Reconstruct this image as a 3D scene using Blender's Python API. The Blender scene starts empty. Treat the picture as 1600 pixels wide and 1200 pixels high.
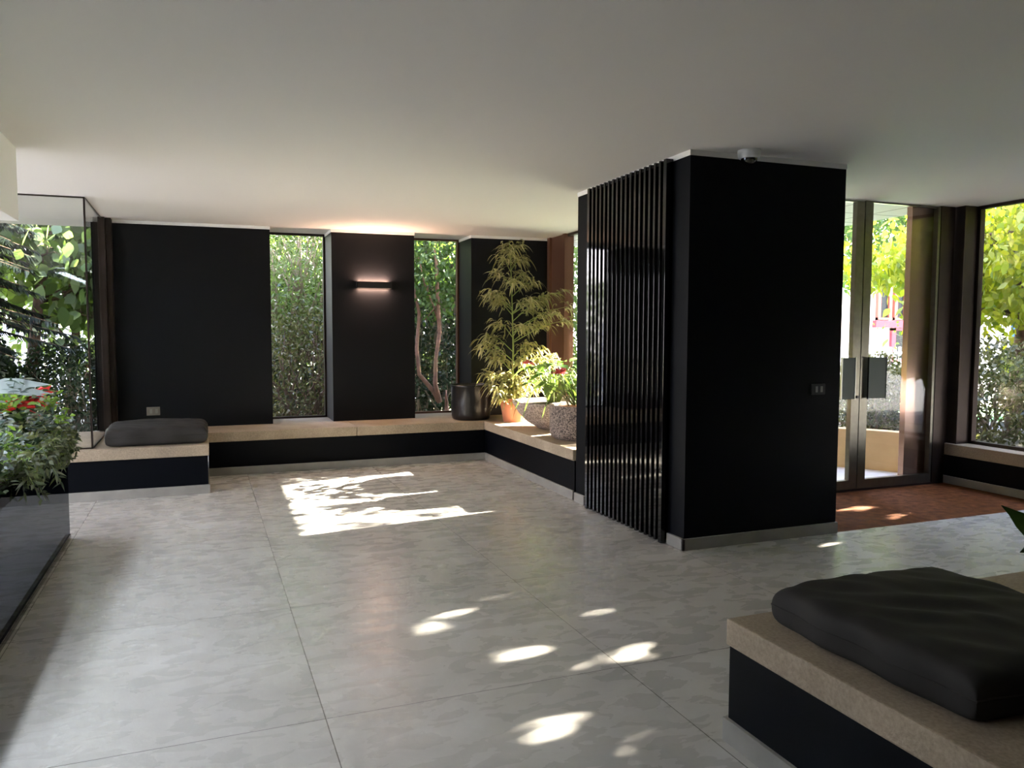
import bpy, bmesh, math, random
import numpy as np
from mathutils import Vector, Matrix

SC = bpy.context.scene
COL = SC.collection
rng = np.random.default_rng(7)
random.seed(7)

# ------------------------------------------------------------------ camera
EYE = 1.45
YAW, PITCH, ROLL, FPX = 0.37715042, 0.06827385, 0.00262093, 1223.61
_f = Vector((math.sin(YAW)*math.cos(PITCH), math.cos(YAW)*math.cos(PITCH), -math.sin(PITCH)))
_r0 = Vector((math.cos(YAW), -math.sin(YAW), 0)); _u0 = _r0.cross(_f)
_r = _r0*math.cos(ROLL)+_u0*math.sin(ROLL); _u = -_r0*math.sin(ROLL)+_u0*math.cos(ROLL)
cam = bpy.data.objects.new('camera', bpy.data.cameras.new('camera'))
COL.objects.link(cam)
cam.matrix_world = Matrix(((_r.x, _u.x, -_f.x, 0), (_r.y, _u.y, -_f.y, 0), (_r.z, _u.z, -_f.z, EYE), (0, 0, 0, 1)))
cam.data.sensor_width = 36; cam.data.lens = FPX/1600*36
cam.data.clip_start = 0.05; cam.data.clip_end = 200
SC.camera = cam

# ------------------------------------------------------------------ exposure, sky, sun
SC.view_settings.view_transform = 'Standard'; SC.view_settings.look = 'None'
SC.view_settings.gamma = 1; SC.view_settings.use_curve_mapping = False
SC.view_settings.exposure = 3.95
SC.cycles.max_bounces = 10; SC.cycles.diffuse_bounces = 6; SC.cycles.transparent_max_bounces = 24
SC.cycles.use_denoising = True

W = bpy.data.worlds.new('sky'); SC.world = W; W.use_nodes = True
nt = W.node_tree; nt.nodes.clear()
out = nt.nodes.new('ShaderNodeOutputWorld'); bg = nt.nodes.new('ShaderNodeBackground')
tc = nt.nodes.new('ShaderNodeTexCoord'); sp = nt.nodes.new('ShaderNodeSeparateXYZ')
cr = nt.nodes.new('ShaderNodeValToRGB')
nt.links.new(tc.outputs['Generated'], sp.inputs[0]); nt.links.new(sp.outputs['Z'], cr.inputs[0])
e = cr.color_ramp.elements
e[0].position = 0.0; e[0].color = (0.99, 0.93, 0.955, 1)
e[1].position = 0.7; e[1].color = (0.50, 0.58, 0.95, 1)
nt.links.new(cr.outputs[0], bg.inputs[0]); bg.inputs[1].default_value = 1.0
nt.links.new(bg.outputs[0], out.inputs[0])

SUN_AZ = math.radians(8.0); TX = 0.44                      # rise per metre of +X
SUN = Vector((math.cos(SUN_AZ), math.sin(SUN_AZ), TX*math.cos(SUN_AZ))).normalized()
sl = bpy.data.lights.new('sun', 'SUN'); sl.energy = 15.0; sl.angle = math.radians(0.53); sl.color = (1.0, 0.90, 0.77)
so = bpy.data.objects.new('sun', sl); COL.objects.link(so); so.location = (20, 3, 9)
so.rotation_euler = SUN.to_track_quat('Z', 'Y').to_euler()

# ------------------------------------------------------------------ materials
def nodes(name):
    m = bpy.data.materials.new(name); m.use_nodes = True
    return m, m.node_tree, m.node_tree.nodes['Principled BSDF']
def plain(name, col, rough=0.5, metal=0.0, spec=0.5, noise=0.0, nscale=8, bump=0.0, bscale=60):
    m, t, b = nodes(name)
    b.inputs['Roughness'].default_value = rough; b.inputs['Metallic'].default_value = metal
    b.inputs['Specular IOR Level'].default_value = spec
    b.inputs['Base Color'].default_value = (*col, 1)
    co = t.nodes.new('ShaderNodeTexCoord')
    if noise:
        n = t.nodes.new('ShaderNodeTexNoise'); n.inputs['Scale'].default_value = nscale; n.inputs['Detail'].default_value = 8
        r = t.nodes.new('ShaderNodeValToRGB')
        r.color_ramp.elements[0].position = 0.3; r.color_ramp.elements[1].position = 0.7
        r.color_ramp.elements[0].color = (*[c*(1-noise) for c in col], 1)
        r.color_ramp.elements[1].color = (*[min(1, c*(1+noise)) for c in col], 1)
        t.links.new(co.outputs['Object'], n.inputs['Vector']); t.links.new(n.outputs['Fac'], r.inputs[0]); t.links.new(r.outputs[0], b.inputs['Base Color'])
    if bump:
        n2 = t.nodes.new('ShaderNodeTexNoise'); n2.inputs['Scale'].default_value = bscale; n2.inputs['Detail'].default_value = 5
        bp = t.nodes.new('ShaderNodeBump'); bp.inputs['Strength'].default_value = bump; bp.inputs['Distance'].default_value = 0.01
        t.links.new(co.outputs['Object'], n2.inputs['Vector']); t.links.new(n2.outputs['Fac'], bp.inputs['Height']); t.links.new(bp.outputs[0], b.inputs['Normal'])
    return m
def glass_mat(name, tint=(0.97, 0.98, 0.97), refl=1.45, coat=1.0):
    m = bpy.data.materials.new(name); m.use_nodes = True; t = m.node_tree; t.nodes.clear()
    o = t.nodes.new('ShaderNodeOutputMaterial'); mx = t.nodes.new('ShaderNodeMixShader')
    tr = t.nodes.new('ShaderNodeBsdfTransparent'); tr.inputs[0].default_value = (*tint, 1)
    gl = t.nodes.new('ShaderNodeBsdfGlossy'); gl.inputs['Roughness'].default_value = 0.0
    fr = t.nodes.new('ShaderNodeFresnel'); fr.inputs[0].default_value = refl
    geo = t.nodes.new('ShaderNodeNewGeometry')
    # fresnel measured from the outer side on both faces of the thin pane
    nm = t.nodes.new('ShaderNodeVectorMath'); nm.operation = 'DOT_PRODUCT'
    t.links.new(geo.outputs['Incoming'], nm.inputs[0]); t.links.new(geo.outputs['Normal'], nm.inputs[1])
    ab = t.nodes.new('ShaderNodeMath'); ab.operation = 'ABSOLUTE'; t.links.new(nm.outputs['Value'], ab.inputs[0])
    om = t.nodes.new('ShaderNodeMath'); om.operation = 'SUBTRACT'; om.inputs[0].default_value = 1; t.links.new(ab.outputs[0], om.inputs[1])
    pw = t.nodes.new('ShaderNodeMath'); pw.operation = 'POWER'; pw.inputs[1].default_value = 5; t.links.new(om.outputs[0], pw.inputs[0])
    f0 = ((refl-1)/(refl+1))**2
    ma = t.nodes.new('ShaderNodeMath'); ma.operation = 'MULTIPLY_ADD'; ma.inputs[1].default_value = (1-f0)*coat; ma.inputs[2].default_value = f0
    t.links.new(pw.outputs[0], ma.inputs[0])
    t.nodes.remove(fr)
    t.links.new(ma.outputs[0], mx.inputs[0]); t.links.new(tr.outputs[0], mx.inputs[1]); t.links.new(gl.outputs[0], mx.inputs[2]); t.links.new(mx.outputs[0], o.inputs[0])
    return m
LEAF_K = 0.50
def leaf_mat(name, cols, trans=0.45, rough=0.45, tcol=None, k=None):
    """cols: 2-4 colours picked at random per leaf."""
    k = LEAF_K if k is None else k
    cols = [tuple(k*(c*0.86+0.14*(0.3*q[0]+0.55*q[1]+0.15*q[2])) for c in q) for q in cols]
    m = bpy.data.materials.new(name); m.use_nodes = True; t = m.node_tree; t.nodes.clear()
    o = t.nodes.new('ShaderNodeOutputMaterial'); g = t.nodes.new('ShaderNodeNewGeometry')
    r = t.nodes.new('ShaderNodeValToRGB'); n = len(cols)
    while len(r.color_ramp.elements) < n: r.color_ramp.elements.new(0.5)
    for i, c in enumerate(cols):
        r.color_ramp.elements[i].position = i/(n-1); r.color_ramp.elements[i].color = (*c, 1)
    t.links.new(g.outputs['Random Per Island'], r.inputs[0])
    d = t.nodes.new('ShaderNodeBsdfPrincipled'); d.inputs['Roughness'].default_value = rough; d.inputs['Specular IOR Level'].default_value = 0.4
    tr = t.nodes.new('ShaderNodeBsdfTranslucent')
    mixc = t.nodes.new('ShaderNodeMix'); mixc.data_type = 'RGBA'; mixc.blend_type = 'MULTIPLY'; mixc.inputs[0].default_value = 1
    tc2 = tcol or (1.5, 1.6, 0.6)
    t.links.new(r.outputs[0], mixc.inputs[6]); mixc.inputs[7].default_value = (*tc2, 1)
    mx = t.nodes.new('ShaderNodeMixShader'); mx.inputs[0].default_value = trans
    t.links.new(r.outputs[0], d.inputs['Base Color']); t.links.new(mixc.outputs[2], tr.inputs[0])
    t.links.new(d.outputs[0], mx.inputs[1]); t.links.new(tr.outputs[0], mx.inputs[2]); t.links.new(mx.outputs[0], o.inputs[0])
    return m

def floor_material():
    m, t, b = nodes('grey porcelain tile')
    g = t.nodes.new('ShaderNodeNewGeometry'); s = t.nodes.new('ShaderNodeSeparateXYZ'); t.links.new(g.outputs['Position'], s.inputs[0])
    def M(op, a, c=None):
        n = t.nodes.new('ShaderNodeMath'); n.operation = op
        for i, v in enumerate((a, c)):
            if v is None: continue
            if isinstance(v, (int, float)): n.inputs[i].default_value = v
            else: t.links.new(v, n.inputs[i])
        return n.outputs[0]
    T = 1.257
    def cell(sock, off):
        u = M('DIVIDE', M('SUBTRACT', sock, off-T*20), T)
        fr = M('FRACT', u); d = M('MINIMUM', fr, M('SUBTRACT', 1.0, fr))
        return M('LESS_THAN', d, 0.0016), M('FLOOR', u)
    jx, cx = cell(s.outputs['X'], 0.400); jy, cy = cell(s.outputs['Y'], 2.890)
    joint = M('MAXIMUM', jx, jy)
    # each tile has its own drift of cloudy cement figure
    cv = t.nodes.new('ShaderNodeCombineXYZ'); t.links.new(M('MULTIPLY', cx, 13.7), cv.inputs[0]); t.links.new(M('MULTIPLY', cy, 7.3), cv.inputs[1])
    add = t.nodes.new('ShaderNodeVectorMath'); t.links.new(g.outputs['Position'], add.inputs[0]); t.links.new(cv.outputs[0], add.inputs[1])
    def noise(scale, det, dist=0.0, rgh=0.6, stretch=None):
        n = t.nodes.new('ShaderNodeTexNoise'); n.inputs['Scale'].default_value = scale; n.inputs['Detail'].default_value = det
        n.inputs['Distortion'].default_value = dist; n.inputs['Roughness'].default_value = rgh
        if stretch:
            mp = t.nodes.new('ShaderNodeMapping'); mp.inputs['Scale'].default_value = stretch; t.links.new(add.outputs[0], mp.inputs[0]); t.links.new(mp.outputs[0], n.inputs['Vector'])
        else: t.links.new(add.outputs[0], n.inputs['Vector'])
        return n.outputs['Fac']
    n1 = noise(1.6, 4, 0.5, 0.5, (1, 1.7, 1)); n2 = noise(6, 4, 0.6, 0.5, (1, 2.0, 1)); n3 = noise(45, 4)
    v = M('ADD', M('MULTIPLY', n1, 0.68), M('ADD', M('MULTIPLY', n2, 0.22), M('MULTIPLY', n3, 0.1)))
    r = t.nodes.new('ShaderNodeValToRGB'); e = r.color_ramp.elements
    e[0].position = 0.30; e[0].color = (0.45, 0.437, 0.41, 1)
    e[1].position = 0.70; e[1].color = (0.60, 0.585, 0.555, 1)
    e2 = e.new(0.5); e2.color = (0.52, 0.503, 0.468, 1)
    t.links.new(v, r.inputs[0])
    mx = t.nodes.new('ShaderNodeMix'); mx.data_type = 'RGBA'; t.links.new(joint, mx.inputs[0]); t.links.new(r.outputs[0], mx.inputs[6]); mx.inputs[7].default_value = (0.12, 0.11, 0.095, 1)
    t.links.new(mx.outputs[2], b.inputs['Base Color'])
    rr = t.nodes.new('ShaderNodeMapRange'); rr.inputs[1].default_value = 0.3; rr.inputs[2].default_value = 0.7; rr.inputs[3].default_value = 0.22; rr.inputs[4].default_value = 0.34
    t.links.new(n2, rr.inputs[0]); t.links.new(rr.outputs[0], b.inputs['Roughness'])
    bp = t.nodes.new('ShaderNodeBump'); bp.inputs['Strength'].default_value = 0.12; bp.inputs['Distance'].default_value = 0.004
    t.links.new(n3, bp.inputs['Height']); t.links.new(bp.outputs[0], b.inputs['Normal'])
    b.inputs['Specular IOR Level'].default_value = 0.36
    return m

def stone_material(name, base=(0.36, 0.29, 0.21), amp=0.35):
    m, t, b = nodes(name)
    co = t.nodes.new('ShaderNodeTexCoord')
    def noise(sc, det):
        n = t.nodes.new('ShaderNodeTexNoise'); n.inputs['Scale'].default_value = sc; n.inputs['Detail'].default_value = det
        t.links.new(co.outputs['Object'], n.inputs['Vector']); return n.outputs['Fac']
    a = noise(3, 8); c = noise(90, 4)
    vo = t.nodes.new('ShaderNodeTexVoronoi'); vo.inputs['Scale'].default_value = 120; t.links.new(co.outputs['Object'], vo.inputs['Vector'])
    r = t.nodes.new('ShaderNodeValToRGB'); e = r.color_ramp.elements
    e[0].position = 0.3; e[0].color = (*[x*(1-amp) for x in base], 1); e[1].position = 0.72; e[1].color = (*[min(1, x*(1+amp)) for x in base], 1)
    add = t.nodes.new('ShaderNodeMath'); add.operation = 'MULTIPLY_ADD'; add.inputs[1].default_value = 0.5
    hf = t.nodes.new('ShaderNodeMath'); hf.operation = 'MULTIPLY'; hf.inputs[1].default_value = 0.5
    t.links.new(c, hf.inputs[0]); t.links.new(a, add.inputs[0]); t.links.new(hf.outputs[0], add.inputs[2]); t.links.new(add.outputs[0], r.inputs[0])
    sp_ = t.nodes.new('ShaderNodeMapRange'); sp_.inputs[1].default_value = 0.05; sp_.inputs[2].default_value = 0.2; sp_.inputs[3].default_value = 0.55; sp_.inputs[4].default_value = 1.0
    t.links.new(vo.outputs['Distance'], sp_.inputs[0])
    mx = t.nodes.new('ShaderNodeMix'); mx.data_type = 'RGBA'; mx.blend_type = 'MULTIPLY'; mx.inputs[0].default_value = 0.5
    t.links.new(r.outputs[0], mx.inputs[6]); t.links.new(sp_.outputs[0], mx.inputs[7]); t.links.new(mx.outputs[2], b.inputs['Base Color'])
    bp = t.nodes.new('ShaderNodeBump'); bp.inputs['Strength'].default_value = 0.5; bp.inputs['Distance'].default_value = 0.006
    t.links.new(c, bp.inputs['Height']); t.links.new(bp.outputs[0], b.inputs['Normal'])
    b.inputs['Roughness'].default_value = 0.75; b.inputs['Specular IOR Level'].default_value = 0.3
    return m

def terrazzo(name, c0, c1, scale):
    m, t, b = nodes(name)
    co = t.nodes.new('ShaderNodeTexCoord'); vo = t.nodes.new('ShaderNodeTexVoronoi'); vo.inputs['Scale'].default_value = scale
    t.links.new(co.outputs['Object'], vo.inputs['Vector'])
    s = t.nodes.new('ShaderNodeSeparateColor'); t.links.new(vo.outputs['Color'], s.inputs[0])
    r = t.nodes.new('ShaderNodeValToRGB'); e = r.color_ramp.elements
    e[0].color = (*c0, 1); e[1].color = (*c1, 1); e[0].position = 0.2; e[1].position = 0.8
    t.links.new(s.outputs[0], r.inputs[0]); t.links.new(r.outputs[0], b.inputs['Base Color'])
    bp = t.nodes.new('ShaderNodeBump'); bp.inputs['Strength'].default_value = 0.6; bp.inputs['Distance'].default_value = 0.004
    t.links.new(s.outputs[1], bp.inputs['Height']); t.links.new(bp.outputs[0], b.inputs['Normal'])
    b.inputs['Roughness'].default_value = 0.85
    return m

def grid_mat(name, col, line, px, py, lw, offx=0, offy=0, rough=0.7):
    m, t, b = nodes(name)
    g = t.nodes.new('ShaderNodeNewGeometry'); s = t.nodes.new('ShaderNodeSeparateXYZ'); t.links.new(g.outputs['Position'], s.inputs[0])
    def M(op, a, c):
        n = t.nodes.new('ShaderNodeMath'); n.operation = op
        for i, v in enumerate((a, c)):
            if v is None: continue
            if isinstance(v, (int, float)): n.inputs[i].default_value = v
            else: t.links.new(v, n.inputs[i])
        return n.outputs[0]
    fx = M('LESS_THAN', M('FRACT', M('DIVIDE', M('ADD', s.outputs['X'], 50-offx), px), None), lw/px)
    fy = M('LESS_THAN', M('FRACT', M('DIVIDE', M('ADD', s.outputs['Y'], 50-offy), py), None), lw/py)
    mx = t.nodes.new('ShaderNodeMix'); mx.data_type = 'RGBA'; t.links.new(M('MAXIMUM', fx, fy), mx.inputs[0])
    mx.inputs[6].default_value = (*col, 1); mx.inputs[7].default_value = (*line, 1); t.links.new(mx.outputs[2], b.inputs['Base Color'])
    b.inputs['Roughness'].default_value = rough
    return m

MT = {}
MT['floor'] = floor_material()
MT['plinth'] = plain('grey tile skirting', (0.30, 0.288, 0.26), 0.45, noise=0.15, nscale=6)
MT['ceiling'] = plain('white ceiling paint', (0.74, 0.715, 0.67), 0.9, spec=0.2)
MT['white'] = plain('white painted plaster', (0.82, 0.81, 0.78), 0.8, spec=0.2)
MT['black'] = plain('matte black paint', (0.0038, 0.0044, 0.0060), 0.45, spec=0.22, bump=0.05, bscale=200)
MT['navy'] = plain('blue black paint', (0.0014, 0.0022, 0.0042), 0.5, spec=0.10, bump=0.05, bscale=200)
MT['gloss'] = plain('gloss black lacquer', (0.012, 0.012, 0.013), 0.10, spec=0.8)
MT['slat'] = plain('satin black slat', (0.006, 0.006, 0.0065), 0.05, spec=0.6)
MT['stone'] = stone_material('bush hammered sandstone')
MT['bronze'] = plain('dark bronze metal', (0.045, 0.032, 0.026), 0.38, metal=0.7, noise=0.2, nscale=5)
MT['brown'] = plain('brown anodised metal', (0.17, 0.085, 0.055), 0.35, metal=0.5)
MT['brownpanel'] = plain('polished brown metal', (0.42, 0.26, 0.20), 0.16, metal=0.6)
MT['steel'] = plain('brushed bronze steel', (0.16, 0.15, 0.12), 0.32, metal=0.85, noise=0.1, nscale=20)
MT['plate'] = plain('green grey pull plate', (0.035, 0.045, 0.038), 0.45, metal=0.4)
MT['edge'] = plain('pale metal edge', (0.55, 0.56, 0.50), 0.35, metal=0.6)
MT['glass'] = glass_mat('clear window glass')
MT['tinted'] = glass_mat('grey tinted glass', (0.90, 0.92, 0.91), 1.5, 0.7)
MT['smoked'] = glass_mat('smoked glass', (0.36, 0.385, 0.41), 1.32, 0.35)
MT['cushion'] = plain('charcoal cushion cloth', (0.026, 0.024, 0.022), 0.75, spec=0.25, noise=0.2, nscale=4, bump=0.35, bscale=9)
MT['coir'] = plain('rust brown coir', (0.165, 0.060, 0.022), 0.95, spec=0.1, noise=0.45, nscale=14, bump=1.0, bscale=220)
MT['pot'] = plain('black glazed pot', (0.008, 0.008, 0.009), 0.28, spec=0.5, bump=0.06, bscale=20)
MT['terracotta'] = plain('terracotta', (0.50, 0.19, 0.10), 0.75, noise=0.15)
MT['granite'] = terrazzo('exposed aggregate concrete', (0.07, 0.055, 0.048), (0.36, 0.28, 0.23), 115)
MT['granite2'] = terrazzo('pale aggregate concrete', (0.20, 0.15, 0.125), (0.55, 0.44, 0.37), 110)
MT['soil'] = plain('potting soil', (0.05, 0.032, 0.02), 1.0, noise=0.5, nscale=30, bump=1, bscale=60)
MT['switch'] = plain('dark switch plate', (0.012, 0.012, 0.013), 0.4)
MT['socket'] = plain('grey brown switch plate', (0.16, 0.145, 0.12), 0.4)
MT['button'] = plain('pale grey button', (0.22, 0.22, 0.20), 0.45)
MT['domewhite'] = plain('white camera shell', (0.75, 0.76, 0.74), 0.4)
MT['domeglass'] = plain('smoked dome', (0.01, 0.01, 0.011), 0.05, spec=1.0)
MT['bark'] = plain('dark bark', (0.10, 0.062, 0.04), 0.9, noise=0.4, nscale=12, bump=0.8, bscale=40)
MT['redbark'] = plain('reddish bark', (0.20, 0.105, 0.066), 0.85, noise=0.4, nscale=9, bump=0.6, bscale=40)
MT['twig'] = plain('grey twig', (0.24, 0.19, 0.14), 0.9)
MT['greenstem'] = plain('green stem', (0.28, 0.36, 0.10), 0.6)
MT['paving'] = plain('pale sunlit paving', (0.68, 0.66, 0.61), 0.85, noise=0.12, nscale=2)
MT['asphalt'] = plain('grey asphalt', (0.16, 0.16, 0.165), 0.95, noise=0.1, nscale=3)
MT['gardensoil'] = plain('garden soil', (0.26, 0.24, 0.18), 1.0, noise=0.5, nscale=2)
MT['render'] = plain('beige rendered wall', (0.66, 0.47, 0.25), 0.9, noise=0.12, nscale=3, bump=0.2)
MT['soffit'] = grid_mat('white soffit panels', (0.75, 0.75, 0.76), (0.16, 0.15, 0.15), 0.62, 0.50, 0.018, offx=6.6-0.009, offy=6.0)
MT['house'] = plain('white house render', (0.66, 0.67, 0.69), 0.9)
MT['housecream'] = plain('cream house render', (0.64, 0.61, 0.50), 0.9)
MT['redtrim'] = plain('crimson painted trim', (0.55, 0.04, 0.06), 0.6)
MT['redframe'] = plain('rust red window frame', (0.36, 0.10, 0.07), 0.6)
MT['pane'] = plain('dim window pane', (0.018, 0.022, 0.024), 0.3, spec=0.15)
MT['fence'] = plain('white painted pickets', (0.75, 0.76, 0.80), 0.7)
MT['lawn'] = plain('lawn', (0.10, 0.27, 0.07), 0.9, noise=0.4, nscale=20)
MT['bluecloth'] = plain('blue awning cloth', (0.05, 0.12, 0.35), 0.8)
MT['lampwhite'] = plain('lamp diffuser', (0.8, 0.78, 0.74), 0.5)

# ------------------------------------------------------------------ mesh helpers
def zc(x, y): return 2.635 - 0.0105*y + 0.006*x

class MB:
    def __init__(s): s.v = []; s.f = []
    def box(s, a, b, tilt=False):
        """axis box a..b ; tilt: the top follows the ceiling (b[2] is then an offset from it)."""
        n = len(s.v); (x0, y0, z0), (x1, y1, z1) = a, b
        for z in (0, 1):
            for x, y in ((x0, y0), (x1, y0), (x1, y1), (x0, y1)):
                s.v.append((x, y, z0 if not z else (zc(x, y)+z1 if tilt else z1)))
        s.f += [(n+3, n+2, n+1, n), (n+4, n+5, n+6, n+7), (n, n+1, n+5, n+4), (n+1, n+2, n+6, n+5), (n+2, n+3, n+7, n+6), (n+3, n, n+4, n+7)]
        return s
    def lathe(s, prof, c=(0, 0, 0), seg=48, rot=None):
        n = len(s.v)
        for (r, z) in prof:
            for k in range(seg):
                a = 2*math.pi*k/seg; p = Vector((r*math.cos(a), r*math.sin(a), z))
                if rot: p = rot @ p
                s.v.append((c[0]+p.x, c[1]+p.y, c[2]+p.z))
        for i in range(len(prof)-1):
            for k in range(seg):
                k2 = (k+1) % seg
                s.f.append((n+i*seg+k, n+i*seg+k2, n+(i+1)*seg+k2, n+(i+1)*seg+k))
        if prof[0][0] > 1e-5: s.f.append(tuple(n+k for k in reversed(range(seg))))
        if prof[-1][0] > 1e-5: s.f.append(tuple(n+(len(prof)-1)*seg+k for k in range(seg)))
        return s
    def tube(s, pts, rad, seg=7):
        pts = [Vector(p) for p in pts]; n = len(s.v); m = len(pts)
        if not isinstance(rad, (list, tuple)): rad = [rad]*m
        up = Vector((0.31, 0.17, 0.93))
        for i, p in enumerate(pts):
            d = (pts[min(i+1, m-1)]-pts[max(i-1, 0)])
            d = d.normalized() if d.length > 1e-9 else Vector((0, 0, 1))
            a = d.cross(up)
            if a.length < 0.15: a = d.cross(Vector((1, 0, 0)))
            a.normalize(); b = d.cross(a)
            for k in range(seg):
                t = 2*math.pi*k/seg; q = p+(a*math.cos(t)+b*math.sin(t))*rad[i]; s.v.append(tuple(q))
        for i in range(m-1):
            for k in range(seg):
                k2 = (k+1) % seg; s.f.append((n+i*seg+k, n+i*seg+k2, n+(i+1)*seg+k2, n+(i+1)*seg+k))
        s.f.append(tuple(n+k for k in reversed(range(seg)))); s.f.append(tuple(n+(m-1)*seg+k for k in range(seg)))
        return s
    def build(s, name, mat, parent=None, bevel=0.0, smooth=False):
        me = bpy.data.meshes.new(name); me.from_pydata(s.v, [], s.f); me.update()
        bm = bmesh.new(); bm.from_mesh(me)
        if bevel:
            bmesh.ops.bevel(bm, geom=bm.edges[:], offset=bevel, segments=2, affect='EDGES', profile=0.6)
        bmesh.ops.recalc_face_normals(bm, faces=bm.faces[:])
        bm.to_mesh(me); bm.free()
        return link(name, me, mat, parent, smooth)
def link(name, me, mat, parent=None, smooth=False):
    if mat is not None: me.materials.append(MT[mat] if isinstance(mat, str) else mat)
    if smooth: 
        me.polygons.foreach_set('use_smooth', [True]*len(me.polygons))
    o = bpy.data.objects.new(name, me); COL.objects.link(o)
    if parent is not None:
        o.parent = parent; o.matrix_parent_inverse = Matrix.Translation(parent.location).inverted() if False else Matrix()
        me.transform(Matrix.Translation(-Vector(world_loc(parent))))
    return o
def world_loc(o):
    p = Vector((0, 0, 0))
    while o is not None: p += Vector(o.location); o = o.parent
    return p
def box(name, a, b, mat, parent=None, bevel=0.0, tilt=False): return MB().box(a, b, tilt).build(name, mat, parent, bevel)
def thing(name, label, cat, loc=(0, 0, 0), group=None):
    o = bpy.data.objects.new(name, None); COL.objects.link(o); o.location = loc; o.empty_display_size = 0.1
    return tag(o, label, cat, group)
def tag(o, label, cat, group=None, kind=None):
    if label: o['label'] = label
    if cat: o['category'] = cat
    if group: o['group'] = group
    if kind: o['kind'] = kind
    return o
def struct(o, label=None, cat=None):
    o['kind'] = 'structure'
    if label: o['label'] = label
    if cat: o['category'] = cat
    return o

def ribbons(P, D, L, Wd, side=None, droop=0.0, prof=(0.08, 1.0, 0.05), curl=0.0, fold=0.0):
    """leaf blades: n ribbons along curves. returns verts, faces (quads, or two strips when folded)"""
    P = np.asarray(P, float); n = len(P); D = np.asarray(D, float); D = D/np.linalg.norm(D, axis=1, keepdims=True)
    L = np.broadcast_to(L, (n,)).astype(float); Wd = np.broadcast_to(Wd, (n,)).astype(float)
    droop = np.broadcast_to(droop, (n,)).astype(float)
    if side is None:
        side = rng.normal(size=(n, 3))
    S = np.cross(D, side); S /= (np.linalg.norm(S, axis=1, keepdims=True)+1e-9)
    N = np.cross(S, D)
    m = len(prof); t = np.linspace(0, 1, m)
    C = P[:, None, :]+D[:, None, :]*(L[:, None]*t)[:, :, None]
    C[:, :, 2] -= (droop*L)[:, None]*t**2
    hw = (Wd[:, None]*0.5*np.array(prof)[None, :])[:, :, None]
    if fold:
        V = np.stack([C-S[:, None, :]*hw+N[:, None, :]*hw*fold, C, C+S[:, None, :]*hw+N[:, None, :]*hw*fold], 2)   # n,m,3,3
        k = 3
    else:
        V = np.stack([C-S[:, None, :]*hw, C+S[:, None, :]*hw], 2); k = 2
    base = (np.arange(n)*m*k)[:, None]
    F = []
    for i in range(m-1):
        for j in range(k-1):
            F.append(np.concatenate([base+i*k+j, base+i*k+j+1, base+(i+1)*k+j+1, base+(i+1)*k+j], 1))
    return V.reshape(-1, 3), np.concatenate(F, 0)
def quadmesh(name, V, F, mat, parent=None, smooth=False):
    me = bpy.data.meshes.new(name); V = np.ascontiguousarray(V, np.float32); F = np.ascontiguousarray(F, np.int32)
    me.vertices.add(len(V)); me.vertices.foreach_set('co', V.ravel())
    me.loops.add(F.size); me.loops.foreach_set('vertex_index', F.ravel())
    me.polygons.add(len(F)); me.polygons.foreach_set('loop_start', np.arange(0, F.size, 4, dtype=np.int32))
    me.update(calc_edges=True); me.validate()
    return link(name, me, mat, parent, smooth)
def join(parts):
    V = []; F = []; n = 0
    for v, f in parts: V.append(v); F.append(f+n); n += len(v)
    return np.concatenate(V), np.concatenate(F)

# sunlight falls on these spots of the floor, through holes between the leaves
SUNV = np.array(SUN)
SPOTS = [(1.83, 3.52, .035), (1.235, 3.15, .045), (1.62, 2.965, .06), (1.72, 2.99, .045), (1.10, 2.50, .05), (1.33, 2.33, .04), (0.95, 2.33, .03),
         (1.55, 2.42, .015), (3.82, 4.03, .02), (3.95, 4.13, .01), (4.94, 4.50, .03), (5.10, 4.56, .02), (4.80, 4.80, .045), (4.95, 4.87, .04)]
def floor_of(P): 
    k = P[:, 2]/TX
    return P[:, 0]-k, P[:, 1]-k*math.tan(SUN_AZ)
def sun_mask(P, r_leaf=0.04, thin=0.085):
    """keep-mask: the gaps in the crowns, and the open lane between the trees"""
    keep = np.ones(len(P), bool)
    for x, y, r in SPOTS:
        q = P-np.array([x, y, 0]); d = np.linalg.norm(q-np.outer(q@SUNV, SUNV), axis=1)
        keep &= d > max(.004, r-.022)+r_leaf
    fx, fy = floor_of(P)
    lane = (fx > -0.6) & (fx < 3.0) & (fy > 5.3) & (fy < 9.0)
    keep &= ~(lane & (rng.random(len(P)) > thin))
    return keep

# ------------------------------------------------------------------ room shell
XL, XR, YB, YN = -3.6, 6.60, 9.35, -3.2
ground = box('ground', (-30, -20, -0.30), (40, 40, -0.02), 'gardensoil'); struct(ground)
fl = MB(); fl.box((XL, YN, -0.12), (2.94, 8.3, 0)); fl.box((2.94, YN, -0.12), (XR+0.3, 4.32, 0))
floor = fl.build('floor', 'floor'); struct(floor)
ce = MB(); n = 0
x0, x1, y0, y1 = -6.0, XR+0.0, YN-0.6, 9.42
ce.v = [(x0, y0, zc(x0, y0)), (x1+.35, y0, zc(x1+.35, y0)), (x1+.35, 5.42, zc(x1+.35, 5.42)), (4.05, 5.42, zc(4.05, 5.42)), (4.05, y1, zc(4.05, y1)), (x0, y1, zc(x0, y1))]
ce.v += [(a, b, c+0.35) for a, b, c in ce.v]
ce.f = [(5, 4, 3, 2, 1, 0), (6, 7, 8, 9, 10, 11)]+[(i, (i+1) % 6, (i+1) % 6+6, i+6) for i in range(6)]
struct(ce.build('ceiling', 'ceiling'))
sf = MB(); a, b, c, d = (4.05, 5.42), (6.6, 5.42), (6.6, 9.42), (4.05, 9.42)
sf.v = [(x, y, zc(x, y)) for x, y in (a, b, c, d)]+[(x, y, zc(x, y)+0.35) for x, y in (a, b, c, d)]
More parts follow.
